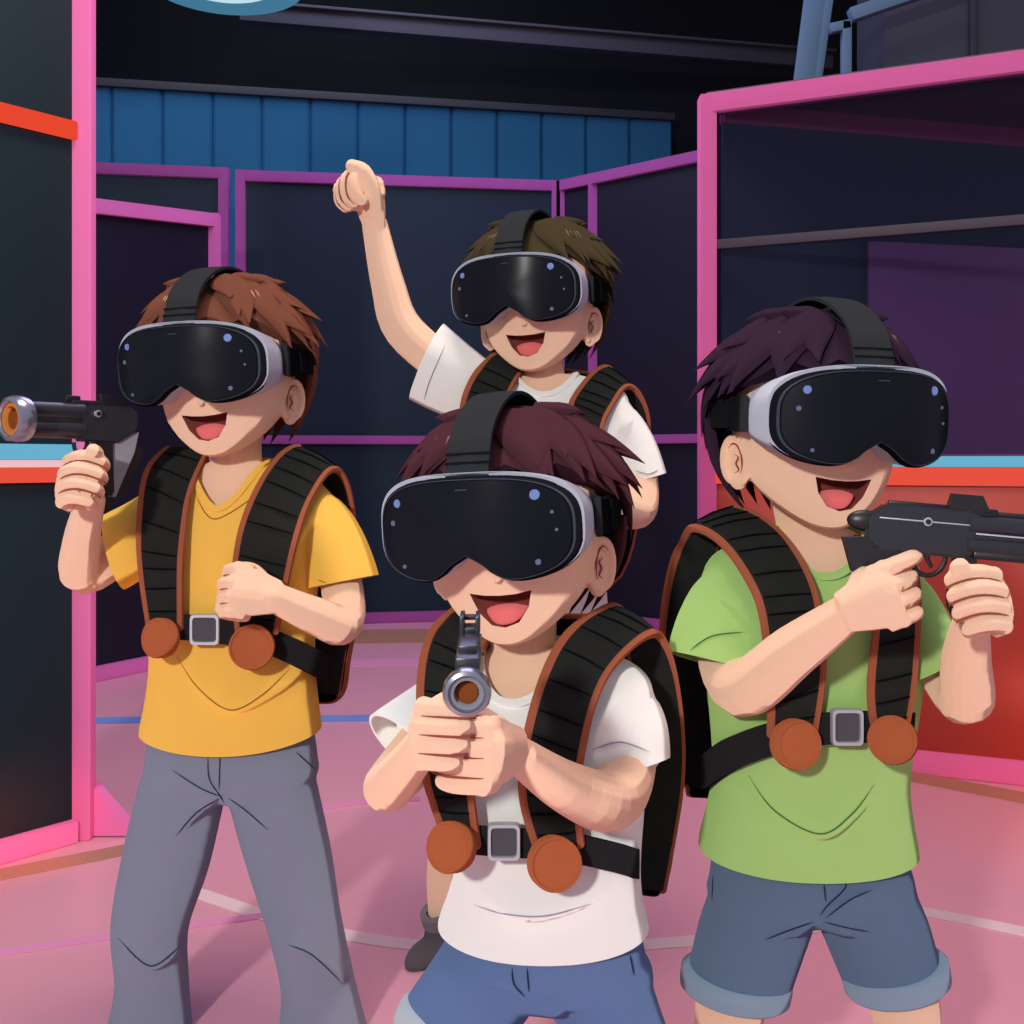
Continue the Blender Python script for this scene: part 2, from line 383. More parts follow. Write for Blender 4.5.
HEAD = [(-.095, .008, -.080, -.058), (-.090, .026, -.092, -.035), (-.080, .045, -.100, -.005), (-.062, .068, -.108, .03), (-.04, .088, -.113, .06),
        (-.015, .102, -.116, .09), (.015, .110, -.117, .112), (.05, .115, -.117, .128), (.09, .116, -.113, .135), (.125, .110, -.104, .13),
        (.16, .096, -.086, .113), (.19, .07, -.06, .085), (.208, .035, -.025, .045)]
def head_bm():
    bm = bmesh.new(); RR = []
    for z, w, f, b in cr(HEAD, 3):
        c, d = (f + b) / 2, (b - f) / 2; r = []
        for k in range(40):
            a = 2 * math.pi * k / 40; ca, sa = math.cos(a), math.sin(a); e = 2 / 2.25
            r.append(Vector((w * math.copysign(abs(ca) ** e, ca), c + d * math.copysign(abs(sa) ** e, sa), z)))
        RR.append(r)
    rings(bm, RR)
    ell(bm, (0, -.113, .004), (.010, .016, .012)); ell(bm, (0, -.122, -.001), (.007, .009, .006))
    for s in (1, -1):                    # ears
        rot = Matrix.Rotation(R(-38 * s), 3, 'Z') @ Matrix.Rotation(R(-8), 3, 'X')
        c = Vector((s * .109, .014, -.004))
        ell(bm, c, (.008, .022, .034), rot)
        hel = [c + rot @ Vector((s * .008, -.021 * math.cos(a), .036 * math.sin(a) + .001)) for a in (R(-70 + 12 * k) for k in range(27))]
        tube(bm, hel, [.0052] * 24 + [.005, .004, .003], 8)
        ell(bm, c + rot @ Vector((0, .002, -.03)), (.009, .013, .012), rot)
        ant = [c + rot @ Vector((s * .008, -.004 + .009 * math.sin(a), .019 * math.cos(a))) for a in (R(20 + 25 * k) for k in range(6))]
        tube(bm, ant, .0042, 8)
        tube(bm, [Vector((s * .098, .012, .018)), c + Vector((0, 0, .012))], .014, 10); tube(bm, [Vector((s * .092, .01, -.02)), c + Vector((0, 0, -.012))], .014, 10)
    return bm
def mouth_outline(sx):
    top = [(-.041, -.021), (-.02, -.0235), (0, -.024), (.02, -.0225), (.041, -.0185)]
    bot = [(.036, -.040), (.022, -.060), (.003, -.0665), (-.014, -.063), (-.029, -.047)]
    return [(x * sx * 1.0, z) for x, z in top + bot]

CREASE = []
def hand(bm, W, d, n, right, k=1.0, curl=(70, 160, 225), index=None, thumb='fist', spread=1.0):
    d = Vector(d).normalized(); n = Vector(n); n = (n - d * n.dot(d)).normalized()
    s = d.cross(n) if right else n.cross(d)
    W = Vector(W); L = .062 * k; w = .0222 * k * spread; chains = []
    palm = [W - d * .012 * k, W + d * L * .35, W + d * L * .75, W + d * L]
    tube(bm, palm, [.026 * k, .036 * k, .041 * k, .038 * k], 16, up=n, ratio=.5)
    for i in range(4):
        b = W + d * L * (1.0 - .05 * abs(i - 1)) + s * (1.45 - i) * w
        cu = index if (i == 0 and index) else curl
        ln = [v * k * (1, 1.06, 1.0, .84)[i] for v in (.037, .028, .02)]
        rr = .0112 * k * (1, 1.02, 1, .9)[i]
        pts = [b - d * .02 * k, b]; p = b.copy()
        for a, l in zip(cu, ln):
            p = p + (d * math.cos(R(a)) + n * math.sin(R(a))) * l; pts.append(p.copy())
        q = [Vector(v) for v in cr(pts, 4)]; an = [0] + [0] + list(cu)
        chains.append((q, [an[min(int(j / 4) + 1, 4)] * (1 - (j % 4) / 4) + an[min(int(j / 4) + 2, 4)] * ((j % 4) / 4) for j in range(len(q))], rr))
        m = len(q); tube(bm, q, [rr * (1.04 - .16 * j / (m - 1)) for j in range(m)], 10)
        ell(bm, pts[-1], (rr * .9,) * 3, u=12, v=8); ell(bm, pts[1] - n * .001, (rr * 1.12,) * 3, u=12, v=8)
    for (qa, aa, ra), (qb, ab, rb) in zip(chains, chains[1:]):
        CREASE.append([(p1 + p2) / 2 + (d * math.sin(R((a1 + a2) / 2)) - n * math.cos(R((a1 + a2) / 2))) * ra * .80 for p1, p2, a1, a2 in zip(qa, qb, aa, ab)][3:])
    if curl[1] > 150: ell(bm, W + d * .048 * k + n * .022 * k, (.026 * k, .026 * k, .026 * k), u=14, v=10); tube(bm, [W + (d * .064 + n * .03) * k + s * q_ * k for q_ in (-.034, 0, .04)], .017 * k, 10)
    b = W + d * .022 * k + s * .024 * k + n * .006 * k
    if thumb == 'fist': seg = [(d * .5 + s * .45 + n * .7, .032), (d * .75 - s * .05 + n * .6, .027), (d * .35 - s * .75 + n * .35, .022)]
    elif thumb == 'up': seg = [(d * .5 + s * .42 + n * .55, .030), (d * .55 + s * .12 + n * .65, .024), (d * .7 - s * .1 + n * .4, .018)]
    else: seg = thumb
    pts = [b - d * .006 * k - s * .008 * k, b]; p = b.copy()
    for v, l in seg: p = p + Vector(v).normalized() * l * k; pts.append(p.copy())
    q = [Vector(v) for v in cr(pts, 4)]; m = len(q)
    tube(bm, q, [k * (.0155 - .0045 * j / (m - 1)) for j in range(m)], 10); ell(bm, pts[-1], (.0112 * k,) * 3, u=12, v=8)

def limb(bm, js, n=5, seg=16):           # js: (px,py,Y,radius px)
    q = cr([(*P(a, b, Y), r * Y / F) for a, b, Y, r in js], n)
    tube(bm, [Vector(v[:3]) for v in q], [float(v[3]) for v in q], seg)
    for a, b, Y, r in (js[0], js[-1]): ell(bm, P(a, b, Y), (r * Y / F,) * 3)
def wlimb(bm, js, n=5, seg=16):          # js: (Vector, radius m)
    q = cr([(*p, r) for p, r in js], n)
    tube(bm, [Vector(v[:3]) for v in q], [float(v[3]) for v in q], seg)
    for p, r in (js[0], js[-1]): ell(bm, p, (r,) * 3)
def torso(bm, secs, shrink=1.0, e=2.5):  # secs: (py, xl, xr, Y, half depth m)
    RR = []
    for py, xl, xr, Y, dp in cr(secs, 4):
        c = P((xl + xr) / 2, py, Y); w = (xr - xl) / 2 * Y / F * shrink; dp = dp * shrink; r = []
        for k in range(36):
            a = 2 * math.pi * k / 36; ca, sa = math.cos(a), math.sin(a)
            r.append(c + Vector((w * math.copysign(abs(ca) ** (2 / e), ca), dp * math.copysign(abs(sa) ** (2 / e), sa), 0)))
        RR.append(r)
    rings(bm, RR)
def cut(me, cuts):                       # open hems: (centre, outward normal, radius)
    bm = bmesh.new(); bm.from_mesh(me)
    for c, n, r in cuts:
        c = Vector(c); n = Vector(n).normalized()
        vs = {v for v in bm.verts if (v.co - c).length < r}
        fs = [f for f in bm.faces if all(v in vs for v in f.verts)]
        es = {e for f in fs for e in f.edges}; vv = {v for f in fs for v in f.verts}
        bmesh.ops.bisect_plane(bm, geom=list(vv) + list(es) + fs, plane_co=c, plane_no=n, clear_outer=True)
    left = set(bm.verts); best = set()
    while left:
        st = [left.pop()]; isl = set(st)
        while st:
            v = st.pop()
            for e in v.link_edges:
                w_ = e.other_vert(v)
                if w_ in left: left.discard(w_); isl.add(w_); st.append(w_)
        if len(isl) > len(best): best = isl
    bmesh.ops.delete(bm, geom=[v for v in bm.verts if v not in best], context='VERTS')
    bm.to_mesh(me); bm.free(); return me
def hem_dip(me, hc, hw, A):
    """a shirt hem that hangs lower at the front middle than at the sides"""
    n = len(me.vertices); co = np.zeros(n * 3); me.vertices.foreach_get('co', co); co = co.reshape(-1, 3)
    f = np.clip(1 - (co[:, 2] - hc.z) / .12, 0, 1) ** 2; x = np.clip((co[:, 0] - hc.x) / hw, -1.1, 1.1)
    co[:, 2] += f * A * x ** 2; me.vertices.foreach_set('co', co.ravel()); me.update()
def neck_hole(me, b, c, rx, e, lean):
    """opening cut by a leaning rounded shaft through the collar; gives the mesh and the rim loop"""
    n = Vector((0, -lean, 1)).normalized(); x = Vector((1, 0, 0)); u = Vector((0, -n.z, n.y)); ry = (b - c).dot(u); sh = (b.x - c.x)
    ring = []
    for k in range(48):
        a = 2 * math.pi * k / 48; ca, sa = math.cos(a), math.sin(a); q = 2 / e if sa > 0 else 1
        fr_ = math.copysign(abs(sa) ** q, sa); ring.append(c + x * (rx * math.copysign(abs(ca) ** q, ca) + sh * max(0, fr_)) + u * (ry * fr_ if sa > 0 else rx * .85 * fr_))
    cb = bmesh.new(); prism(cb, [p - n * .05 for p in ring], n * .3); bmesh.ops.recalc_face_normals(cb, faces=cb.faces)
    cme = bpy.data.meshes.new('c'); cb.to_mesh(cme); cb.free(); cme.materials.append(mouth_in); co = bpy.data.objects.new('c', cme); C.objects.link(co)
    # close the hem for a clean solid cut
    hb = bmesh.new(); hb.from_mesh(me); bmesh.ops.holes_fill(hb, edges=[e_ for e_ in hb.edges if e_.is_boundary], sides=0); bmesh.ops.recalc_face_normals(hb, faces=hb.faces); hb.to_mesh(me); hb.free()
    me.materials.clear(); me.materials.append(skin); o = bpy.data.objects.new('b', me); C.objects.link(o)
    m = o.modifiers.new('b', 'BOOLEAN'); m.operation = 'DIFFERENCE'; m.solver = 'EXACT'; m.object = co; m.material_mode = 'TRANSFER'
    dg = bpy.context.evaluated_depsgraph_get(); dg.update(); me2 = bpy.data.meshes.new_from_object(o.evaluated_get(dg))
    bpy.data.objects.remove(o); bpy.data.objects.remove(co)
    hb = bmesh.new(); hb.from_mesh(me2)
    bmesh.ops.delete(hb, geom=[f for f in hb.faces if f.material_index == 1 or len(f.verts) > 40], context='FACES')
    be = [e_ for e_ in hb.edges if e_.is_boundary and (e_.verts[0].co - c).length < .2]
    loops = []; left = set(be)
    while left:
        e_ = left.pop(); vs = [e_.verts[0], e_.verts[1]]
        while True:
            nx = [f for f in vs[-1].link_edges if f in left]
            if not nx: break
            left.discard(nx[0]); vs.append(nx[0].other_vert(vs[-1]))
        loops.append([v.co.copy() for v in vs])
    lp = max(loops, key=len); L = [0]
    for p, q in zip(lp, lp[1:] + lp[:1]): L.append(L[-1] + (q - p).length)
    out = []; ext = lp + [lp[0]]
    for k in range(56):
        d = L[-1] * k / 56; i = max(j for j in range(len(lp)) if L[j] <= d); out.append(ext[i].lerp(ext[i + 1], (d - L[i]) / max(1e-9, L[i + 1] - L[i])))
    for _ in range(2): out = [(out[k - 1] + out[k] * 2 + out[(k + 1) % 56]) / 4 for k in range(56)]
    hb.to_mesh(me2); hb.free(); return me2, out
def px_of(co):
    Y = co[:, 1]; return np.stack([512 + co[:, 0] * F / Y, HZ - (co[:, 2] - H) * F / Y], 1)
def folds(me, fl):                       # cloth folds: (pixel polyline, height m, width px, overhang)
    n = len(me.vertices); co = np.zeros(n * 3); me.vertices.foreach_get('co', co); co = co.reshape(-1, 3)
    nr = np.zeros(n * 3); me.vertices.foreach_get('normal', nr); nr = nr.reshape(-1, 3)
    p = px_of(co); disp = np.zeros(n)
    for pts, hgt, wd in fl:
        q = np.array(cr([(float(a), float(b)) for a, b in pts], 8)); best = np.full(n, 1e9); sg = np.zeros(n); tt = np.zeros(n)
        for i in range(len(q) - 1):
            a, b = q[i], q[i + 1]; ab = b - a; L = max(ab @ ab, 1e-9)
            u = np.clip(((p - a) @ ab) / L, 0, 1); dlt = p - (a + u[:, None] * ab)
            ds = np.hypot(dlt[:, 0], dlt[:, 1]); side = np.sign(ab[0] * dlt[:, 1] - ab[1] * dlt[:, 0])
            k = ds < best; best[k] = ds[k]; sg[k] = side[k]; tt[k] = (i + u[k]) / (len(q) - 1)
        taper = np.clip(np.sin(np.pi * np.clip(tt, 0, 1)), 0, 1)
        above = sg < 0
        f = np.where(above, np.exp(-(best / wd) ** 2), np.exp(-(best / max(wd * .25, 4.5)) ** 2))
        disp += f * hgt * taper * (nr[:, 1] < -.05)
    co += nr * disp[:, None]
    me.vertices.foreach_set('co', co.ravel()); me.update()
def thick(me, t):
    bm = bmesh.new(); bm.from_mesh(me)
    return evaluated2(bm, t)
def evaluated2(bm, t):
    def mods(o):
        m = o.modifiers.new('s', 'SOLIDIFY'); m.thickness = t; m.offset = -1
    me = bpy.data.meshes.new('tmp'); bm.to_mesh(me); bm.free()
    o = bpy.data.objects.new('tmp', me); C.objects.link(o); mods(o)
    dg = bpy.context.evaluated_depsgraph_get(); dg.update()
    out = bpy.data.meshes.new_from_object(o.evaluated_get(dg)); bpy.data.objects.remove(o); bpy.data.meshes.remove(me)
    return out
def project_line(name, me_list, px, rad, mat, parent, lift=.001, from_back=False):
    """a seam: a thin dark cord for stitching and for drawn-in fold shade, laid on the cloth surface where the camera rays through the given pixels meet it"""
    from mathutils.bvhtree import BVHTree
    pts = []
    cam = Vector((0, 0, H))
    for a, b in cr([(float(x), float(y)) for x, y in px], 8):
        d = (P(a, b, 1) - cam).normalized(); best = None
        for bv in me_list:
            h = bv.ray_cast(cam, d, 4)
            if h[0] is not None and (best is None or h[3] < best[1]): best = (h[0] - d * lift, h[3])
        if best and (not pts or (best[0] - pts[-1]).length < .12): pts.append(best[0])
    if len(pts) < 3: return
    bm = bmesh.new(); m = len(pts)
    tube(bm, pts, [rad * max(.25, min(1, 5 * min(j, m - 1 - j) / m)) for j in range(m)], 6)
    fin(bm, name, mat, parent)
def bvh(o):
    from mathutils.bvhtree import BVHTree
    M = o.matrix_world if False else Matrix.Translation(sum((q.location for q in chain(o)), Vector((0, 0, 0))))
    return BVHTree.FromPolygons([M @ v.co for v in o.data.vertices], [tuple(p.vertices) for p in o.data.polygons])
def chain(o):
    while o is not None: yield o; o = o.parent

# ---------------------------------------------------------------- headset
def surf_y(x): return -.182 + .050 * (abs(x) / .14) ** 2.2
def outline(a=.137, b=.0675, zc=.063, n=3.0, N=96, notch=.036):
    out = []
    for k in range(N):
        t_ = 2 * math.pi * k / N; ct, st = math.cos(t_), math.sin(t_)
        x = a * math.copysign(abs(ct) ** (2 / n), ct); z = b * math.copysign(abs(st) ** (2 / n), st)
        if z < 0: z += notch * math.exp(-(x / .034) ** 2) * (-z / b)
        out.append((x, z + zc))
    return out
def headset(fr, label):
    t = root('headset', fr(0, -.1, .06), label, 'headset', 'visor headsets')
    O = outline()
    def loop(s, dy, sx=1, sz=1, O=O): return [Vector((x * s * sx, surf_y(x * s) + dy, .063 + (z - .063) * s * sz)) for x, z in O]
    def body(levels, cap0=True, cap1=True):
        bm = bmesh.new(); rings(bm, [loop(*l) for l in levels], cap0, cap1); return fr.bm(bm)
    # glass
    bm = bmesh.new(); RR = [loop(s, .002 * s) for s in (.02, .2, .4, .6, .75, .86, .92)]; rings(bm, RR, True, False)
    RR = [loop(.92, .002), loop(.93, .010)]; rings(bm, RR, False, True); bmesh.ops.remove_doubles(bm, verts=bm.verts, dist=1e-5)
    g = fin(fr.bm(bm), 'visor_glass', glass_m, t, 'glossy black visor glass', 40)
    fin(body([(.93, .006), (.935, .001), (.945, .001), (.952, .004), (.955, .012)]), 'glass_edge', edge_m, t, None, 60)
    fin(body([(.955, .004), (.985, .008), (1.0, .014), (1.0, .022)]), 'front_frame', rim_m, t, None, 50)
    # shell tapering to the temples
    def sh(f):
        ax, az = 1.0 - .075 * f ** 2, 1.0 - .22 * f ** 1.8
        return [Vector((x * ax * 1.012, (surf_y(x) + .012) * (1 - f) + f * (-.036), .066 + (z - .063) * az * 1.03)) for x, z in O]
    bm = bmesh.new(); rings(bm, [sh(0), sh(.06), sh(.3), sh(.6), sh(.85), sh(1)], True, True); fin(fr.bm(bm), 'shell', shell_m, t, 'pale grey outer shell', 50)
    # dark face cushion
    bm = bmesh.new()
    rings(bm, [[Vector((x * q, y, .066 + (z - .063) * q)) for x, z in O] for q, y in ((.86, -.145), (.86, -.11), (.84, -.092))])
    fin(fr.bm(bm), 'face_cushion', rim_m, t)
    # small bluish discs set in the glass
    for x, z, r, m in ((-.098, .100, .0062, disc_m), (.088, .104, .0072, disc_m), (-.107, .075, .0040, disc_s), (.106, .082, .0025, disc_s), (.088, .022, .0042, disc_s), (-.09, .02, .0030, disc_s), (.11, .06, .0022, disc_s)):
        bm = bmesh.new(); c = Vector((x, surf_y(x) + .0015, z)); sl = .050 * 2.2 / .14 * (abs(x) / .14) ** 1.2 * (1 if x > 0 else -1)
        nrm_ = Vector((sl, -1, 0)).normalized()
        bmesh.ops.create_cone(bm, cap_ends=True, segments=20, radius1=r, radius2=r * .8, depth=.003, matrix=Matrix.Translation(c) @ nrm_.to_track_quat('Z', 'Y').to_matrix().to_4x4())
        fin(fr.bm(bm), 'visor_disc', m, t)
    bm = bmesh.new(); box(bm, Matrix.Translation((0, surf_y(0) + .0005, .114)), (.016, .003, .0018), .0006); fin(fr.bm(bm), 'indicator_slot', edge_m, t)
    # side buckles with ridges
    for s in (1, -1):
        rot = Matrix.Rotation(R(14 * s), 4, 'Z')
        bm = bmesh.new(); M = Matrix.Translation((s * .1310, -.026, .068)) @ rot
        box(bm, M, (.010, .06, .052), .003)
        for k in range(4): box(bm, Matrix.Translation((s * .1355, -.038 + .013 * k, .068)) @ rot, (.010, .0045, .050), .001, 1)
        fin(fr.bm(bm), 'strap_buckle', [hstrap, hstrap_d], t)
    # band round the back of the head
    bm = bmesh.new(); RR = []
    for k in range(41):
        a = R(-96 + 192 * k / 40); x = .143 * math.sin(a); y = .012 + .165 * math.cos(a)
        nx, ny = math.sin(a), math.cos(a)
        RR.append([Vector((x + nx * o, y + ny * o, .068 + z)) for o, z in ((-.004, -.021), (.003, -.021), (.004, 0), (.003, .021), (-.004, .021))])
    rings(bm, RR); fin(fr.bm(bm), 'back_strap', hstrap_d, t)
    # top strap over the crown
    path = cr([(-.160, .120), (-.154, .146), (-.130, .190), (-.078, .224), (-.012, .2395), (.06, .228), (.12, .190), (.158, .13), (.172, .08)], 5)
    bm = bmesh.new(); RR = []; m = len(path)
    for i in range(m):
        a, b = path[max(i - 1, 0)], path[min(i + 1, m - 1)]; tx = Vector((0, b[0] - a[0], b[1] - a[1])).normalized(); u = Vector((0, -tx.z, tx.y))
        c = Vector((0, path[i][0], path[i][1])); w = .029 - .003 * i / m
        RR.append([c + Vector((-w, 0, 0)) - u * .003, c + Vector((-w, 0, 0)) + u * .002, c + u * .0035, c + Vector((w, 0, 0)) + u * .002, c + Vector((w, 0, 0)) - u * .003])
    rings(bm, RR); ts = fin(fr.bm(bm), 'top_strap', hstrap, t)
    bm = bmesh.new()
    for i in (5, 6.4):
        j = int(i); f_ = i - j; c = np.array(path[j]) * (1 - f_) + np.array(path[j + 1]) * f_; a, b = path[j], path[j + 1]
        tx = Vector((0, b[0] - a[0], b[1] - a[1])).normalized(); u = Vector((0, -tx.z, tx.y)); c = Vector((0, c[0], c[1])) + u * .003
        bar(bm, c + Vector((-.030, 0, 0)), c + Vector((.030, 0, 0)), .002, .0035, up=u, bev=.0008)
    fin(fr.bm(bm), 'strap_slider', hstrap_d, ts)
    return t

# ---------------------------------------------------------------- hair
def hair(fr, mat, parent, seed, label, streak):
    rnd = random.Random(seed)
    def S(az, el, k=1.0):                # az 0 = front, +90 = viewer's right side of the head
        a, e = R(az), R(el)
        return Vector((.150 * k * math.cos(e) * math.sin(a), .012 - .152 * k * math.cos(e) * math.cos(a), .072 + .154 * k * math.sin(e)))
    def low(az):
        z = abs((az + 180) % 360 - 180)
        if z < 42: return 25 + 3 * math.sin(az * .2)
        if z < 72: return 25 - (z - 42) / 30 * 16
        if z < 108: return 9
        return 9 - (z - 108) / 72 * 67
    bm = bmesh.new(); RR = []
    for j in range(15):
        r = []
        for k in range(48):
            az = k * 7.5; e0 = low(az); el = e0 + (88 - e0) * j / 14
            r.append(S(az, el, .985 + .012 * math.sin(az * .35 + seed) * math.cos(R(el))))
        RR.append(r)
    rings(bm, RR, True, True)
    def lock(az, e0, e1, w, flare, daz, th=.42):
        m = 8; pts = []; rad = []
        for i in range(m):
            u = i / (m - 1); el = e0 + (e1 - e0) * u; a = az + daz * u ** 1.4
            pts.append(S(a, el, .985 + flare * u ** 1.9)); rad.append(w * (1 - u ** 1.9) * (.8 + .35 * math.sin(math.pi * u)) + .0006)
        RRl = []
        for i, p in enumerate(pts):
            tn = (pts[min(i + 1, m - 1)] - pts[max(i - 1, 0)]).normalized(); nn_ = (p - Vector((0, .016, .06))).normalized(); sd = tn.cross(nn_).normalized(); uu = sd.cross(tn)
            RRl.append([p + sd * rad[i] * math.cos(q) + uu * rad[i] * th * math.sin(q) for q in (2 * math.pi * j / 8 for j in range(8))])
        rings(bm, RRl)
    for k in range(28):                  # fringe and sides
        az = -180 + 360 * k / 28 + rnd.uniform(-4, 4); z = abs(az); e = low(az)
        tip = e - rnd.uniform(6, 18)
        if z < 42: tip = max(e - rnd.uniform(2, 13), 13)
        elif z < 84: tip = e - rnd.uniform(4, 14)
        elif z < 112: tip = e + rnd.uniform(0, 10)
        if z < 13: continue
        lock(az, e + 38, tip, rnd.uniform(.024, .034), rnd.uniform(.06, .15) if z > 30 else .04, rnd.uniform(-8, 8) + (9 if az > 0 else -9) * (z < 90))
    for k in range(20):                  # second layer
        az = -180 + 360 * k / 20 + rnd.uniform(-7, 7)
        if abs(az) < 20: continue
        lock(az, rnd.uniform(58, 72), rnd.uniform(22, 38), rnd.uniform(.024, .034), rnd.uniform(.05, .12), rnd.uniform(-12, 12))
    for sg in (1, -1):                   # side spikes standing away from the head
        for az, e0, e1, w, fl, dz in ((70, 58, 30, .030, .20, 16), (82, 52, 19, .032, .24, 14), (74, 44, 8, .032, .22, 12), (92, 42, 4, .030, .2, 10), (104, 50, 24, .03, .22, 14), (62, 40, 12, .028, .18, 14), (84, 34, 2, .024, .10, 4)):
            lock(sg * (az + rnd.uniform(-5, 5)), e0, e1 + rnd.uniform(-4, 4), w, fl + rnd.uniform(-.04, .05), sg * dz)
    for k in range(9):                   # crown tufts
        a = (40 + 14 * k if k % 2 else -30 - 14 * k) + rnd.uniform(-12, 12); lean = 10 if a > 0 else -10
        p = S(a, 68, .95); q = S(a + lean, 60, 1.04); e = S(a + 2 * lean, 52, 1.10 + .08 * rnd.random())
        qq = [Vector(v) for v in cr([p, q, e], 3)]; tube(bm, qq, [.017 * (1 - (i / 6) ** 1.5) + .0006 for i in range(7)], 8)
    for az in (112, 124, 138, 152, -112, -124, -138, -152, 168, -168):   # nape
        lock(az, -4, -56 + rnd.uniform(-6, 5), .026, .12 + .10 * rnd.random(), rnd.uniform(-6, 6))
    h = fin(fr.bm(bm), 'hair', mat, parent, label, 50)
    sm = toon('hair_sheen_' + str(seed), streak, .95)      # pale strands painted in as the hair's sheen
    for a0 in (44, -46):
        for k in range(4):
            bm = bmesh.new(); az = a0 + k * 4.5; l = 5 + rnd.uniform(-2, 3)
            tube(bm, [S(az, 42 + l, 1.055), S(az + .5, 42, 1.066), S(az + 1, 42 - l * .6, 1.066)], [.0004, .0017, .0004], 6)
            fin(fr.bm(bm), 'sheen_strand', sm, h)
    return h

# ---------------------------------------------------------------- harness
V0 = Vector((0, 0, H))
def hit(B, px, py):
    cam_ = Vector((0, 0, H)); h = B.ray_cast(cam_, (P(px, py, 1) - cam_).normalized(), 5)
    return h[0].y if h[0] is not None else None
def harness(BV, Yc, label, base_pt, straps, discs, pack, belt, buckle):
    def on(px, py, Y, gap):
        y = hit(BV, px, py)
        return min(Y, y - gap) if y is not None and Y < Yc - .02 else Y
    t = root('harness_vest', base_pt, label, 'harness', 'harness vests')
    for rows in straps:                  # rows: (ax,ay,bx,by,Y)
        q = cr([(*P(a, b, on(a, b, Y, .016)), *P(c, d, on(c, d, Y, .016))) for a, b, c, d, Y in rows], 8)
        A = [Vector(v[:3]) for v in q]; B = [Vector(v[3:]) for v in q]; m = len(A); th = .012
        for i in range(m):               # rest the band on the cloth
            sh_ = 0
            for f_ in (0, .25, .5, .75, 1):
                p_ = A[i].lerp(B[i], f_)
                if p_.y < Yc + .01:
                    y_ = hit(BV, 512 + p_.x * F / p_.y, HZ - (p_.z - H) * F / p_.y)
                    if y_ is not None and p_.y > y_ - .017: sh_ = max(sh_, min(.06, p_.y - y_ + .017))
            if sh_: A[i] = A[i] * (1 - sh_ / A[i].y) + V0 * (sh_ / A[i].y); B[i] = B[i] * (1 - sh_ / B[i].y) + V0 * (sh_ / B[i].y)
        for _ in range(2):
            A = [A[0]] + [(A[i - 1] + A[i] * 2 + A[i + 1]) / 4 for i in range(1, m - 1)] + [A[-1]]; B = [B[0]] + [(B[i - 1] + B[i] * 2 + B[i + 1]) / 4 for i in range(1, m - 1)] + [B[-1]]
        RR = []; NN = []
        for i in range(m):
            tg = ((A[min(i + 1, m - 1)] + B[min(i + 1, m - 1)]) - (A[max(i - 1, 0)] + B[max(i - 1, 0)])).normalized()
            ac = (B[i] - A[i]).normalized(); nn_ = ac.cross(tg).normalized(); NN.append(nn_)
        if NN[1].y > 0: NN = [-v for v in NN]
        for i in range(m):
            n_ = NN[i]; mid = (A[i] + B[i]) / 2
            RR.append([A[i], mid + n_ * .004, B[i], B[i] - n_ * th, mid - n_ * th, A[i] - n_ * th])
        bm = bmesh.new(); rings(bm, RR)
        s = fin(bm, 'shoulder_strap', strap_m, t, None, 50)
        k = 3; j = 0; rr_ = random.Random(int(abs(A[0].x) * 1000))
        while k < m * .62:
            a, b = A[k].lerp(B[k], .08), A[k].lerp(B[k], .92)
            o = NN[k] * .0035; mid = (a + b) / 2 + NN[k] * .0062
            bm = bmesh.new(); tube(bm, [a + o, mid, b + o], [.0012, .0018, .0012], 6); fin(bm, 'webbing_rib', strap_rib, s)
            k += rr_.choice((3, 3, 4, 5)); j += 1
        for E in (A, B):
            bm = bmesh.new(); tube(bm, [p - NN[i] * th * .4 for i, p in enumerate(E)], .0068, 8, round_ends=True); fin(bm, 'edge_piping', brown, s, 'brown edge piping')
    out, Yp, dep = pack
    pts = [P(a, b, Yp) for a, b in out]; pts = [Vector(v) for v in cr(pts, 6, closed=True)]
    bm = bmesh.new(); prism(bm, pts, (0, dep, 0)); bp = fin(bm, 'backpack', pack_m, t, 'black back shell', 40)
    bm = bmesh.new(); tube(bm, [p + Vector((0, dep * .3, 0)) for p in pts], .0075, 8, closed=True); fin(bm, 'edge_piping', brown, bp, 'brown edge piping')
    for px, py, Y, r, yaw, pit in discs:
        M = Matrix.Translation(P(px, py, Y)) @ Matrix.Rotation(R(yaw), 4, 'Z') @ Matrix.Rotation(R(90 + pit), 4, 'X'); rm = r * Y / F
        bm = bmesh.new(); prof = [(rm * .2, -.012), (rm * .95, -.012), (rm, -.006), (rm, .010), (rm * .96, .014), (rm * .9, .0145), (rm * .88, .0125), (rm * .2, .0135)]
        lathe(bm, prof, Vector((0, 0, 0)), seg=36); bmesh.ops.transform(bm, matrix=M, verts=bm.verts)
        fin(bm, 'round_pad', brown_disc, t, 'brown leather round pad', 40)
    rows, hh = belt                      # belt centre line points (px,py,Y), half height px
    q = [Vector(v) for v in cr([P(a, b, on(a, b, Y, .012) if on(a, b, Y, .012) < Y else Y) for a, b, Y in rows], 6)]; bm = bmesh.new(); RR = []; m = len(q)
    for i in range(m):
        px_, py_ = 512 + q[i].x * F / q[i].y, HZ - (q[i].z - H) * F / q[i].y
        ys = [y for y in (hit(BV, px_, py_ - hh), hit(BV, px_, py_), hit(BV, px_, py_ + hh)) if y is not None]
        if ys and q[i].y < Yc: q[i] = P(px_, py_, min([q[i].y] + [y - .008 for y in ys]))
    for i in range(m):
        tg = (q[min(i + 1, m - 1)] - q[max(i - 1, 0)]).normalized(); nn_ = Vector((tg.y, -tg.x, 0)).normalized(); u = tg.cross(nn_); u = u if u.z > 0 else -u
        h_ = hh * q[i].y / F
        RR.append([q[i] + u * h_ + nn_ * .004, q[i] - u * h_ + nn_ * .004, q[i] - u * h_ - nn_ * .004, q[i] + u * h_ - nn_ * .004])
    rings(bm, RR); b = fin(bm, 'waist_belt', belt_m, t)
    px, py, Y, w, h_ = buckle; c = P(px, py, Y); w *= Y / F; h_ *= Y / F
    bm = bmesh.new(); RR = []
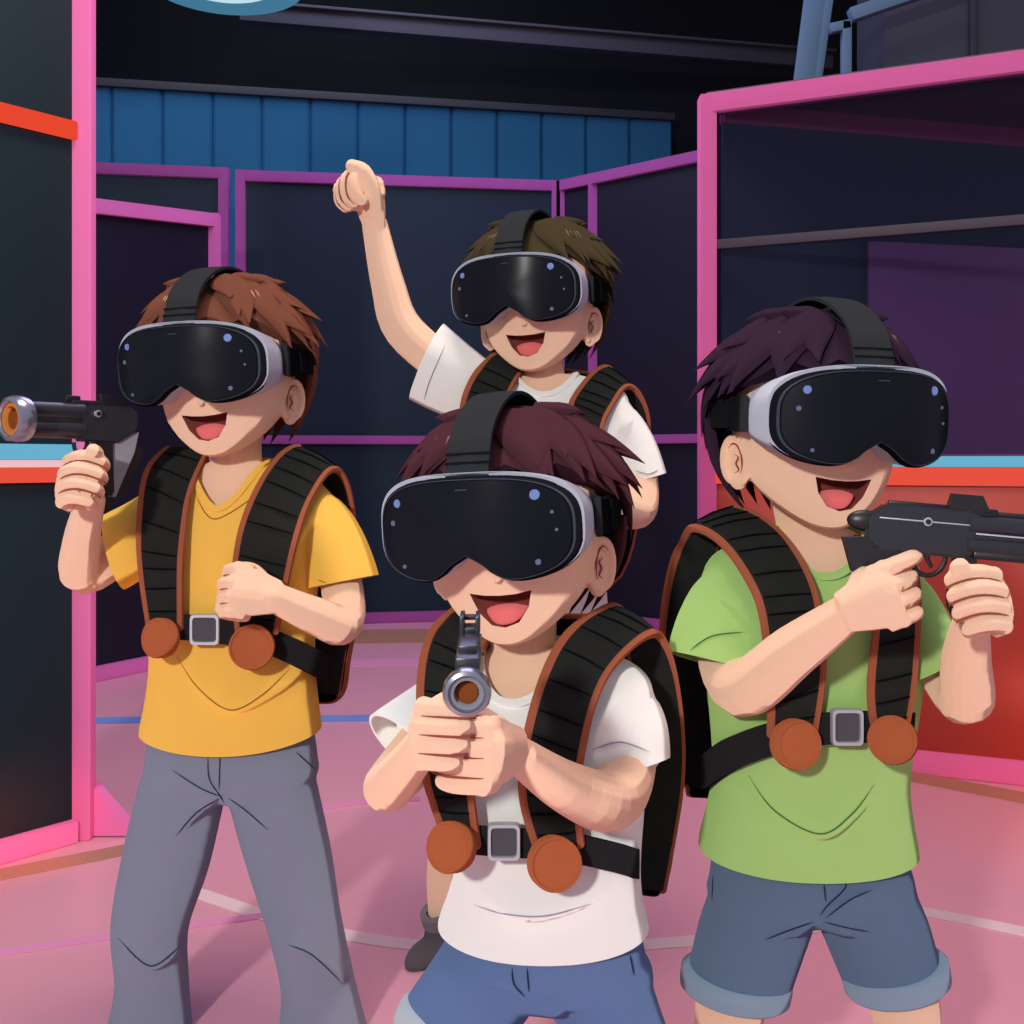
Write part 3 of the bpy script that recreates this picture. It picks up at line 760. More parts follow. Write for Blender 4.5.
    for k in range(32):                  # rounded square frame
        a = 2 * math.pi * k / 32; ca, sa = math.cos(a), math.sin(a); e = 2 / 8
        x = math.copysign(abs(ca) ** e, ca); z = math.copysign(abs(sa) ** e, sa)
        RR.append([c + Vector((x * w * f, o, z * h_ * f)) for f, o in ((1, -.002), (.96, -.006), (.80, -.006), (.76, -.002), (.76, .006), (1, .006))])
    rings(bm, RR, closed=True); bk = fin(bm, 'buckle', silver, b, 'silver square buckle', 50)
    bm = bmesh.new(); box(bm, Matrix.Translation(c + Vector((0, .001, 0))), (w * 1.55, .006, h_ * 1.55), .002); fin(bm, 'buckle_plate', buckle_in, bk)
    return t

# ---------------------------------------------------------------- guns
def gun(M, label, kind, k=1.0):
    t = root('laser_pistol', M.translation, label, 'toy gun', 'laser pistols')
    Mk = M @ Matrix.Scale(k, 4)
    def done(bm, name, mat, par=t, lab=None, sharp=35):
        bmesh.ops.transform(bm, matrix=Mk, verts=bm.verts); return fin(bm, name, mat, par, lab, sharp)
    T = Matrix.Translation
    L = {'carbine': .36, 'pistol': .18, 'front': .215}[kind]; RK = 1.12 if kind == 'pistol' else 1.0
    bm = bmesh.new()
    if kind == 'carbine':
        prism(bm, [(-.125, -.013, .008), (-.125, -.013, .044), (-.096, -.013, .068), (.05, -.013, .068), (.075, -.013, .05), (.075, -.013, .006), (.03, -.013, -.012), (-.10, -.013, -.012)], (0, .026, 0))
    else:
        prism(bm, [(-.078, -.015, .012), (-.084, -.015, .046), (-.07, -.015, .060), (.03, -.015, .062), (.05, -.015, .05), (.05, -.015, -.01), (-.03, -.015, -.014)], (0, .03, 0))
    bmesh.ops.recalc_face_normals(bm, faces=bm.faces)
    bmesh.ops.bevel(bm, geom=list(bm.edges), offset=.004, segments=2, affect='EDGES'); rc = done(bm, 'receiver', gun_m)
    bm = bmesh.new()
    for z, x0 in ((.046, .04), (.012, .04)): tube(bm, [(x0, 0, z), (L - .014, 0, z)], .0175, 20)
    box(bm, T(((.025 + L) / 2, 0, .029)), (L - .06, .024, .03), .003)
    done(bm, 'barrel', gun_m)
    if kind == 'carbine':
        bm = bmesh.new(); box(bm, T((.17, -.0165, .031)), (.24, .004, .003), .001); box(bm, T((-.03, -.0135, .044)), (.15, .003, .0025), .0008); done(bm, 'side_groove', silver)
        bm = bmesh.new(); box(bm, T((.2, 0, -.004)), (.3, .03, .014), .004); done(bm, 'handguard', gun_d)
    # muzzle
    def ringx(bm, prof, mi=0, seg=40, x=L, zc=.029, c0=False):
        rings(bm, [[Vector((x + dx, RK * r * math.cos(a), zc + RK * r * math.sin(a))) for a in (2 * math.pi * q / seg for q in range(seg))] for r, dx in prof], c0, c0 or prof[-1][0] < .01, mi=mi)
    bm = bmesh.new(); ringx(bm, [(.028, -.022), (.037, -.018), (.039, -.008), (.039, .004), (.036, .012), (.030, .014), (.027, .010), (.026, -.01)]); mz = done(bm, 'muzzle_ring', steel_ring, t, 'polished steel muzzle ring')
    bm = bmesh.new(); ringx(bm, [(.0276, .002), (.0268, .007), (.021, .009), (.019, .0), (.018, -.012), (.004, -.013)]); done(bm, 'bore_ring', bore_m if kind != 'front' else gun_g, mz, 'copper coloured bore' if kind != 'front' else None)
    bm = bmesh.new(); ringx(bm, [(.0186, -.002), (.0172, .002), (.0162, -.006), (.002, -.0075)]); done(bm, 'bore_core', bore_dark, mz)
    # sights
    bm = bmesh.new()
    if kind == 'carbine':
        prism(bm, [(.006, -.012, .068), (.012, -.012, .094), (.058, -.012, .094), (.072, -.012, .068)], (0, .024, 0)); box(bm, T((-.04, 0, .070)), (.10, .014, .008), .002)
        box(bm, T((.2, 0, .066)), (.26, .012, .007), .002); box(bm, T((.06, 0, .067)), (.05, .02, .012), .002)
    elif kind == 'front':
        box(bm, T((.09, 0, .062)), (.19, .040, .030), .004); box(bm, T((.075, 0, .082)), (.15, .032, .014), .003)
        for y in (-.0135, .0135): box(bm, T((.03, y, .100)), (.06, .008, .036), .002)
        box(bm, T((.03, 0, .0925)), (.05, .024, .008), .001); box(bm, T((.01, 0, .108)), (.02, .024, .007), .001)
    else:
        box(bm, T((.0, 0, .064)), (.13, .012, .012), .002); box(bm, T((.06, 0, .072)), (.03, .010, .012), .003); prism(bm, [(-.035, -.005, .07), (-.02, -.005, .084), (.0, -.005, .084), (-.005, -.005, .07)], (0, .01, 0))
    done(bm, 'sight', gun_m if kind == 'front' else gun_d)
    bm = bmesh.new()
    for sy in (-1, 1):
        bmesh.ops.create_cone(bm, cap_ends=True, segments=20, radius1=.0072, radius2=.006, depth=.006, matrix=T((-.028 if kind == 'carbine' else .018, sy * (.016 if kind == 'carbine' else .018), .044)) @ Matrix.Rotation(R(90 * sy), 4, 'X'))
    pv = done(bm, 'pivot_screw', silver)
    bm = bmesh.new()
    for sy in (-1, 1): bmesh.ops.create_cone(bm, cap_ends=True, segments=16, radius1=.0045, radius2=.004, depth=.003, matrix=T((-.028 if kind == 'carbine' else .018, sy * (.020 if kind == 'carbine' else .0222), .044)) @ Matrix.Rotation(R(90 * sy), 4, 'X'))
    done(bm, 'screw_slot', gun_d, pv)
    # grip, trigger, guard
    bm = bmesh.new(); gx = -.055 if kind == 'carbine' else 0.0
    prism(bm, [(gx - .026, -.0125, -.005), (gx + .016, -.0125, -.005), (gx + .004, -.0125, -.115), (gx - .03, -.0125, -.118)] if kind != 'carbine' else [(-.112, -.0125, 0), (-.06, -.0125, -.005), (-.108, -.0125, -.138), (-.145, -.0125, -.12)], (0, .025, 0))
    bmesh.ops.recalc_face_normals(bm, faces=bm.faces); bmesh.ops.bevel(bm, geom=list(bm.edges), offset=.005, segments=2, affect='EDGES'); done(bm, 'grip', gun_d)
    tx = .03 if kind != 'carbine' else -.018
    bm = bmesh.new(); tube(bm, [(tx + .028 * math.cos(a), 0, -.012 + .034 * math.sin(a)) for a in (R(180 + 15 * q) for q in range(13))], .0042, 8); done(bm, 'trigger_guard', gun_d)
    bm = bmesh.new(); tube(bm, [(tx - .004, 0, -.008), (tx, 0, -.02), (tx + .007, 0, -.032)], [.005, .004, .003], 8); done(bm, 'trigger', gun_d)
    if kind == 'carbine':
        bm = bmesh.new(); prism(bm, [(.022, -.0125, -.008), (.058, -.0125, -.008), (.062, -.0125, -.115), (.036, -.0125, -.12), (.018, -.0125, -.09)], (0, .025, 0)); bmesh.ops.recalc_face_normals(bm, faces=bm.faces); bmesh.ops.bevel(bm, geom=list(bm.edges), offset=.004, segments=2, affect='EDGES'); done(bm, 'foregrip', gun_d)
        bm = bmesh.new(); ell(bm, (-.125, 0, .036), (.03, .013, .018)); prism(bm, [(-.16, -.012, .006), (-.115, -.012, .010), (-.105, -.012, -.02), (-.14, -.012, -.05)], (0, .024, 0)); done(bm, 'stock', gun_d)
    elif kind == 'pistol':
        bm = bmesh.new(); prism(bm, [(-.02, -.010, .0), (-.085, -.010, .010), (-.075, -.010, -.03), (-.03, -.010, -.12), (-.024, -.010, -.12)], (0, .020, 0)); st = done(bm, 'stock', gun_g, t, 'grey shoulder stock')
        bm = bmesh.new(); prism(bm, [(-.085, -.024, .004), (-.115, -.024, -.03), (-.07, -.024, -.115), (-.02, -.024, -.155), (-.015, -.024, -.03)], (0, .012, 0)); done(bm, 'stock_pad', gun_d, st)
    else:
        bm = bmesh.new(); box(bm, T((0.0, 0, -.122)), (.05, .042, .016), .006); done(bm, 'magazine_base', gun_d)
    return t

# ---------------------------------------------------------------- a boy
def boy(D):
    fr = D['head']
    t = root('person', D['foot'], D['label'], 'person')
    CREASE.clear(); bm = head_bm(); fr.bm(bm)
    nb = P(*D['neck'][0]); wlimb(bm, [(fr(0, .035, -.02), .05), (fr(0, .03, -.075), .045), (nb, .05), (P(*D['neck'][1]), .07)])
    torso(bm, D['torso'], .82)
    for a in D['arms']: limb(bm, a)
    for L in D['legs']: limb(bm, L)
    for h in D['hands']: hand(bm, **h)
    me = fuse(bm, .0027, 3)
    # open mouth
    cb = bmesh.new(); prism(cb, [Vector((x + D.get('mx', 0), -.2, z)) for x, z in mouth_outline(D['msx'])], (0, .118, 0)); fr.bm(cb)
    bmesh.ops.recalc_face_normals(cb, faces=cb.faces)
    cme = bpy.data.meshes.new('c'); cb.to_mesh(cme); cb.free(); cme.materials.append(mouth_in); co = bpy.data.objects.new('c', cme); C.objects.link(co)
    me.materials.clear(); me.materials.append(skin)
    o = bpy.data.objects.new('b', me); C.objects.link(o)
    m = o.modifiers.new('b', 'BOOLEAN'); m.operation = 'DIFFERENCE'; m.solver = 'EXACT'; m.object = co; m.material_mode = 'TRANSFER'
    dg = bpy.context.evaluated_depsgraph_get(); dg.update(); me2 = bpy.data.meshes.new_from_object(o.evaluated_get(dg))
    bpy.data.objects.remove(o); bpy.data.objects.remove(co)
    me2.name = 'body'; body = mesh_obj('body', me2, skin, t, None, True, 55)
    bm = bmesh.new(); tl = [(-.0245, -.047), (-.018, -.041), (-.004, -.0375), (.012, -.037), (.024, -.0395), (.0315, -.044), (.021, -.059), (.003, -.0655), (-.0135, -.062)]
    tl = [(float(a) * D['msx'], float(b)) for a, b in cr(tl, 4, closed=True)]; cx_ = sum(a for a, _ in tl) / len(tl); cz_ = sum(b for _, b in tl) / len(tl)
    rings(bm, [[Vector((cx_ + (x - cx_) * q + D.get('mx', 0), yy + 9 * (cx_ + (x - cx_) * q) ** 2 - .12 * min(0, z + .056), cz_ + (z - cz_) * q)) for x, z in tl] for q, yy in ((.9, -.088), (.99, -.094), (.93, -.1), (.75, -.1035), (.4, -.1055), (.05, -.106))])
    fr.bm(bm); fin(bm, 'tongue', tongue_m, body, 'pink tongue')
    for c in CREASE:  # dark cords drawn in for the shade lines between fingers
        bm = bmesh.new(); m_ = len(c); tube(bm, c, [.0015 * max(.3, min(1, 4 * min(j, m_ - 1 - j) / m_)) for j in range(m_)], 6); fin(bm, 'finger_shade_line', skin_line, body)
    for sx_ in (1, -1):  # dark cords drawn in for the shade inside the ear
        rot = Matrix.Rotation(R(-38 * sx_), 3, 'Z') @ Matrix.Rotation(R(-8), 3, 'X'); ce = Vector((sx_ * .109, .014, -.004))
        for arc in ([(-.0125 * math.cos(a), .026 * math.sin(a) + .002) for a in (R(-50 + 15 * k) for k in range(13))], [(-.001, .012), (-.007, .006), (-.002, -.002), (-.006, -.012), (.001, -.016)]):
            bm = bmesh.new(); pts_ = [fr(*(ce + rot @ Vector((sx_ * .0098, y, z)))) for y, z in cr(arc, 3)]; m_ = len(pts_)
            tube(bm, pts_, [.0014 * max(.3, min(1, 4 * min(j, m_ - 1 - j) / m_)) for j in range(m_)], 6); fin(bm, 'ear_shade_line', skin_line, body)
    hair(fr, D['hair'][0], t, D['hair'][1], D['hair'][2], D['hair'][3])
    # shirt
    bm = bmesh.new(); torso(bm, D['torso'])
    for sl in D['sleeves']: limb(bm, sl[:2], n=5, seg=20)
    me = fuse(bm, .0052, 6)
    folds(me, D['folds'])
    hem_, nk = D['cuts']
    cut(me, [hem_]); hem_dip(me, hem_[0], *D['dip']); me, lp_ = neck_hole(me, *nk)
    sl_bm = bmesh.new(); sl_bm.from_mesh(me); bpy.data.meshes.remove(me)
    for sl, (pc, pn) in zip(D['sleeves'], D['sleeve_ends']):
        q = cr([(*P(a, b, Y), r * Y / F) for a, b, Y, r in sl], 6); pc = Vector(pc); pn = Vector(pn).normalized()
        pts = [Vector(v[:3]) for v in q]; rad = [float(v[3]) * (.68, .80, .90, .97, 1.0)[min(i, 4)] * 1.012 for i, v in enumerate(q)]; N = len(pts); prev = None; cols = [[] for _ in range(40)]
        for i, p in enumerate(pts):
            tg = (pts[min(i + 1, N - 1)] - pts[max(i - 1, 0)]).normalized()
            sv = tg.orthogonal() if prev is None else prev - tg * prev.dot(tg)
            sv.normalize(); prev = sv; u = tg.cross(sv)
            for k in range(40):
                a = 2 * math.pi * k / 40; cols[k].append(p + (sv * math.cos(a) + u * math.sin(a)) * rad[i] * (1 + .015 * math.sin(3 * a + i * .3)))
        RR = [[] for _ in range(13)]
        for col in cols:
            out = [col[0]]
            for a_, b_ in zip(col, col[1:]):
                ea, eb = (a_ - pc).dot(pn), (b_ - pc).dot(pn)
                if eb > 0: out.append(a_.lerp(b_, ea / (ea - eb)) if ea < 0 else a_); break
                out.append(b_)
            L = [0]
            for a_, b_ in zip(out, out[1:]): L.append(L[-1] + (b_ - a_).length)
            for r in range(13):
                d = L[-1] * r / 12; i = max([x for x in range(len(out) - 1) if L[x] <= d] or [0]); RR[r].append(out[i].lerp(out[i + 1], min(1, (d - L[i]) / max(1e-9, L[i + 1] - L[i]))))
        rings(sl_bm, RR, False, False)
    bmesh.ops.remove_doubles(sl_bm, verts=sl_bm.verts, dist=.00005)
    me = evaluated2(sl_bm, .004); me.materials.clear(); me.name = 'shirt'
    shirt = mesh_obj('shirt', me, D['shirt'][0], t, D['shirt'][1], True, 60)
    bm = bmesh.new(); tube(bm, lp_, .0066, 10, closed=True); fin(bm, 'neckband', D['shirt'][0], shirt)
    B = bvh(shirt)
    for ln in D.get('seam_fold_lines', []): project_line('seam', [B], ln, .0011, D['shirt'][2], shirt)  # stitching, plus dark cords drawn in for fold shade
    # shorts or trousers
    if 'pants' in D:
        pm, pn, plabel, pelvis, legs, cuts_, cuffs, pseam_folds, pfolds, lm_ = D['pants']
        bm = bmesh.new(); torso(bm, pelvis, 1.0, 2.3)
        for L in legs: limb(bm, L, n=5, seg=22)
        me = fuse(bm, .0065, 5); folds(me, pfolds); cut(me, cuts_); me = thick(me, .004); me.materials.clear(); me.name = pn
        pants = mesh_obj(pn, me, pm, t, plabel, True, 60); PB = bvh(pants)
        for ln in pseam_folds: project_line('seam', [PB], ln, .0011, lm_, pants)
        for (c, n_, rx, ry, hh, cm) in cuffs:
            n_ = Vector(n_).normalized(); s = Vector((1, 0, 0)); s = (s - n_ * s.dot(n_)).normalized(); u = n_.cross(s); bm = bmesh.new(); RR = []
            for k in range(40):
                a = 2 * math.pi * k / 40; ca, sa = math.cos(a), math.sin(a)
                RR.append([c + n_ * z + s * (rx + e) * ca + u * (ry + e) * sa for e, z in ((0, 0), (.004, .004), (.005, hh * .5), (.005, hh - .004), (.001, hh), (-.008, hh), (-.008, 0))])
            rings(bm, RR, closed=True); fin(bm, 'cuff', cm, pants, 'paler rolled up cuff', 50)
    for L in D.get('shoes', []):
        c, yaw, k, pit = L; M = Matrix.Translation(c) @ Matrix.Rotation(R(yaw), 4, 'Z') @ Matrix.Rotation(R(pit), 4, 'X')
        bm = bmesh.new(); ell(bm, (0, 0, .05), (.042, .055, .05)); ell(bm, (0, -.08, .035), (.045, .075, .036)); tube(bm, [(0, .01, .05), (0, .015, .10)], [.042, .042], 16)
        M = M @ Matrix.Scale(k, 4); me = fuse(bm, .006, 4); me.transform(M); me.materials.clear(); me.name = 'shoe'; sh = mesh_obj('shoe', me, shoe_m, t)
        bm = bmesh.new(); prism(bm, [Vector((x, y, 0)) for x, y in [(.04 * math.cos(a) * (1.1 if math.sin(a) < 0 else .95), -.045 + .115 * math.sin(a)) for a in (2 * math.pi * q / 28 for q in range(28))]], (0, 0, .02)); bmesh.ops.transform(bm, matrix=M, verts=bm.verts); fin(bm, 'sole', sole_m, sh)
        if D.get('sock'):
            bm = bmesh.new()
            for z in (.088, .104, .120): tube(bm, [(.043 * math.cos(a), .013 + .043 * math.sin(a), z) for a in (2 * math.pi * q / 24 for q in range(24))], .011, 8, closed=True)
            bmesh.ops.transform(bm, matrix=M, verts=bm.verts); fin(bm, 'sock', sock, t, 'slouched grey sock')
    headset(D['visor'], D['hs_label'])
    return B

V = Vector
def neck_cut(bx, by, bY, xl, xr, sy, sY, e=2.0, lean=.75):   # front bottom point, left and right sides
    b, c = P(bx, by, bY), P((xl + xr) / 2, sy, sY); return (b, c, (xr - xl) / 2 * sY / F, e, lean)
def gun_axes(f, origin):
    f = V(f).normalized(); l = V((0, 0, 1)).cross(f).normalized(); M = Matrix((f, l, f.cross(l))).transposed().to_4x4(); M.translation = origin; return M
# ======================= boy in yellow
Y0 = 2.05
B0 = boy(dict(
    head=Fr(229, 402, Y0, -8, 2, 3, 1.04), visor=Fr(229, 404, Y0, -13, 2, 3, 1.04), foot=V((base(228, Y0).x, Y0, 0)), msx=1, label='boy in yellow t-shirt and grey trousers aiming a pistol to the left',
    hs_label='black visor headset on the brown haired boy in the yellow t-shirt',
    neck=[(237, 468, Y0 + .02), (236, 500, Y0 + .03)],
    torso=[(462, 205, 268, Y0 + .02, .05), (474, 165, 305, Y0 + .02, .066), (492, 148, 324, Y0 + .02, .082), (540, 143, 322, Y0, .098), (600, 150, 316, Y0, .10), (660, 152, 314, Y0, .10), (700, 148, 317, Y0, .105), (730, 143, 320, Y0, .105), (750, 142, 321, Y0, .105)],
    arms=[[(168, 505, Y0 + .02, 22), (132, 540, Y0 - .03, 22), (84, 574, Y0 - .08, 21), (82, 540, Y0 - .14, 18), (91, 500, Y0 - .2, 14)],
          [(310, 505, Y0 + .02, 22), (338, 570, Y0 + .0, 21), (343, 622, Y0 - .08, 21), (316, 616, Y0 - .14, 19), (274, 597, Y0 - .2, 15)]],
    hands=[dict(W=P(92, 494, Y0 - .21), d=(-.35, -.85, .38), n=(.9, -.35, .1), right=True, k=1.05, curl=(70, 150, 205), thumb='up'),
           dict(W=P(272, 596, Y0 - .2), d=(-1, -.25, .22), n=(.0, .9, -.3), right=False, k=1.08)],
    legs=[[(184, 795, Y0, 33), (165, 860, Y0, 32), (150, 925, Y0 - .02, 27), (152, 985, Y0, 22), (151, 1015, Y0, 18)], [(275, 795, Y0, 33), (290, 860, Y0, 32), (305, 925, Y0 - .02, 27), (318, 985, Y0, 22), (321, 1015, Y0, 18)]],
    shoes=[(V((-.665, Y0 + .06, 0)), -8, .8, 0), (V((-.357, Y0 + .06, 0)), 8, .8, 0)],
    hair=(hair_brown, 3, 'tousled brown hair', (196, 146, 118)), shirt=(yellow, 'yellow cotton t-shirt', line_y),
    sleeves=[[(180, 508, Y0 + .02, 31), (150, 530, Y0 - .01, 34), (122, 547, Y0 - .04, 37), (98, 560, Y0 - .06, 38)], [(298, 505, Y0 + .02, 32), (322, 535, Y0 + .01, 36), (338, 572, Y0, 37), (346, 605, Y0 - .01, 38)]],
    sleeve_ends=[(P(115, 550, Y0 - .04), V((-.9, -.15, -.25))), (P(342, 582, Y0), V((.2, -.1, -1)))],
    dip=(.165, .024), cuts=[(P(231, 742, Y0), V((0, 0, -1)), .35), neck_cut(216, 505, Y0 - .085, 194, 270, 466, Y0 + .01, 1.45)],
    folds=[([(182, 655), (205, 690), (235, 708), (275, 690), (305, 665)], .020, 24), ([(205, 575), (225, 600), (232, 625)], .008, 12), ([(290, 570), (300, 540), (318, 515)], .008, 10)],
    seam_fold_lines=[[(318, 580), (345, 588), (362, 582)], [(196, 496), (216, 519), (266, 488)], [(176, 655), (198, 688), (230, 710), (262, 695), (290, 668)]],
    pants=(greyp, 'trousers', 'loose grey trousers', [(725, 152, 312, Y0, .09), (758, 147, 317, Y0, .10), (778, 150, 314, Y0, .098), (795, 185, 268, Y0, .07)],
           [[(186, 778, Y0, 42), (180, 800, Y0, 43), (166, 860, Y0, 43), (150, 925, Y0 - .02, 38), (152, 985, Y0, 36), (149, 1040, Y0, 44)], [(272, 778, Y0, 43), (275, 800, Y0, 44), (290, 860, Y0, 42), (305, 925, Y0 - .02, 37), (318, 985, Y0, 37), (323, 1040, Y0, 46)]],
           [(P(150, 1027, Y0), V((0, 0, -1)), .14), (P(322, 1027, Y0), V((0, 0, -1)), .14)], [], [[(208, 752), (209, 778), (220, 796), (224, 803)], [(220, 754), (219, 790)], [(172, 770), (200, 788), (222, 797)], [(176, 836), (196, 813), (218, 799)], [(228, 798), (245, 810), (268, 830)], [(118, 938), (150, 966), (180, 946)], [(288, 945), (312, 955), (343, 984)], [(296, 752), (318, 772)]],
           [([(172, 770), (200, 788), (222, 797)], .012, 9), ([(174, 838), (196, 812), (218, 798)], .012, 9), ([(226, 798), (245, 810), (268, 830)], .012, 9), ([(118, 938), (150, 965), (184, 945)], .012, 12), ([(284, 945), (310, 955), (345, 985)], .012, 12)], line_d)))
harness(B0, Y0, 'black harness backpack with brown edging on the boy in the yellow t-shirt', P(240, 560, Y0 + .12),
    [[(149, 628, 179, 628, Y0 - .12), (141, 574, 179, 574, Y0 - .125), (139, 527, 181, 540, Y0 - .12), (146, 474, 188, 494, Y0 - .08), (164, 450, 204, 456, Y0), (170, 452, 206, 458, Y0 + .07), (165, 500, 205, 500, Y0 + .12)],
     [(238, 632, 275, 632, Y0 - .12), (234, 582, 283, 592, Y0 - .125), (242, 527, 294, 541, Y0 - .12), (262, 480, 308, 500, Y0 - .07), (286, 450, 330, 468, Y0), (306, 451, 346, 478, Y0 + .06), (312, 510, 354, 528, Y0 + .11), (306, 600, 352, 610, Y0 + .13), (306, 690, 339, 694, Y0 + .13)]],
    [(161, 638, Y0 - .135, 20, -30, -8), (252, 647, Y0 - .135, 22.5, 10, -6)],
    ([(185, 470), (290, 462), (338, 478), (351, 530), (353, 610), (346, 660), (337, 698), (300, 702), (180, 700), (165, 600), (168, 510)], Y0 + .12, .06),
    ([(165, 626, Y0 - .105), (205, 629, Y0 - .115), (255, 637, Y0 - .108), (290, 650, Y0 - .08), (318, 664, Y0 - .03), (326, 668, Y0 + .02), (322, 664, Y0 + .10)], 12.5), (205, 629.5, Y0 - .122, 15, 15.5))
gf = V((-.55, -.83, 0)).normalized()
gun(gun_axes(gf, P(15, 419, 1.72) - gf * .18 * .85 - V((0, 0, .029 * .85))), 'black pistol with copper bore held by the boy in the yellow t-shirt', 'pistol', .85)

# ======================= boy at the back with the raised fist
Y1 = 2.38
B1 = boy(dict(
    head=Fr(538, 327, Y1, -15, 1, 3, 1.03), visor=Fr(536, 328, Y1, -20, 1, 3, 1.03), foot=V((base(535, Y1).x, Y1, 0)), msx=1, label='boy in white t-shirt at the back raising one fist overhead',
    hs_label='black visor headset on the boy at the back with the raised fist',
    neck=[(545, 385, Y1 + .02), (545, 412, Y1 + .03)],
    torso=[(375, 520, 578, Y1 + .02, .05), (384, 490, 608, Y1 + .02, .066), (398, 474, 628, Y1 + .02, .08), (440, 472, 626, Y1, .092), (500, 478, 615, Y1, .095), (580, 480, 606, Y1, .095), (690, 470, 618, Y1, .10)],
    arms=[[(492, 408, Y1, 20), (455, 375, Y1 - .02, 20), (404, 330, Y1 - .03, 20), (388, 285, Y1 - .04, 17), (375, 226, Y1 - .05, 13)],
          [(610, 412, Y1, 20), (632, 450, Y1, 20), (641, 500, Y1 - .05, 18), (630, 512, Y1 - .12, 17), (590, 490, Y1 - .2, 14)]],
    hands=[dict(W=P(374, 223, Y1 - .05), d=(-.2, -.12, 1), n=(-.80, -.6, .0), right=True, k=1.25, curl=(62, 155, 215), thumb=[(V((-.1, -.6, .8)), .034), (V((-.35, -.3, .8)), .03), (V((-.8, .1, .35)), .022)]),
           dict(W=P(590, 490, Y1 - .2), d=(-1, -.1, .3), n=(0, 1, 0), right=False, k=.95)],
    legs=[[(510, 700, Y1, 30), (495, 800, Y1 - .06, 24), (446, 850, Y1 - .02, 16), (439, 915, Y1 - .02, 11)], [(580, 700, Y1, 30), (590, 810, Y1 - .1, 26), (600, 930, Y1, 16)]],
    shoes=[(P(443, 946, Y1 - .02), -40, .68, 20), (P(600, 948, Y1), 10, .95, 0)], sock=True,
    hair=(hair_olive, 11, 'short olive brown hair', (120, 112, 88)), shirt=(white, 'white cotton t-shirt', line_w),
    sleeves=[[(500, 408, Y1, 30), (470, 390, Y1 - .01, 34), (445, 374, Y1 - .02, 38), (415, 354, Y1 - .03, 42)], [(604, 412, Y1, 26), (626, 440, Y1, 25), (640, 470, Y1 - .01, 24), (648, 500, Y1 - .02, 24)]],
    sleeve_ends=[(P(428, 360, Y1 - .02), V((-.9, 0, .42))), (P(645, 478, Y1 - .02), V((.25, 0, -1)))],
    dip=(.15, .01), cuts=[(P(544, 680, Y1), V((0, 0, -1)), .3), neck_cut(544, 394, Y1 - .06, 515, 577, 379, Y1 + .01)],
    folds=[([(440, 400), (452, 380), (458, 362)], .008, 10), ([(622, 440), (626, 425), (632, 415)], .006, 8)], seam_fold_lines=[[(634, 470), (648, 474), (658, 470)], [(424, 400), (430, 380), (445, 345)]],
    pants=(denim_b, 'shorts', 'slate blue shorts', [(660, 482, 606, Y1, .085), (720, 478, 610, Y1, .09), (740, 480, 606, Y1, .09)], [[(510, 725, Y1, 36), (498, 780, Y1 - .04, 36), (490, 815, Y1 - .05, 36)], [(578, 725, Y1, 36), (586, 780, Y1 - .05, 36), (590, 815, Y1 - .06, 36)]],
           [(P(492, 802, Y1 - .05), V((-.2, 0, -1)), .12), (P(588, 802, Y1 - .05), V((0, 0, -1)), .12)], [], [], [], line_d)))
harness(B1, Y1, 'black harness backpack with brown edging on the boy at the back', P(545, 450, Y1 + .12),
    [[(488, 560, 510, 560, Y1 - .11), (470, 480, 505, 480, Y1 - .115), (462, 418, 500, 424, Y1 - .10), (471, 383, 506, 397, Y1 - .06), (490, 357, 520, 372, Y1), (500, 358, 530, 372, Y1 + .07), (500, 400, 530, 400, Y1 + .12)],
     [(560, 560, 590, 560, Y1 - .11), (563, 480, 596, 480, Y1 - .115), (570, 414, 601, 428, Y1 - .10), (577, 393, 611, 405, Y1 - .06), (598, 369, 626, 385, Y1), (614, 371, 641, 394, Y1 + .06), (618, 420, 648, 432, Y1 + .11), (610, 520, 640, 520, Y1 + .13)]],
    [(500, 568, Y1 - .125, 18, -15, -6), (574, 572, Y1 - .125, 18, 10, -6)],
    ([(500, 380), (600, 376), (634, 395), (645, 440), (640, 500), (610, 585), (500, 590), (480, 500)], Y1 + .12, .05),
    ([(484, 555, Y1 - .08), (540, 560, Y1 - .108), (596, 570, Y1 - .08), (606, 574, Y1 + .0)], 11), (536, 560, Y1 - .118, 13, 14))

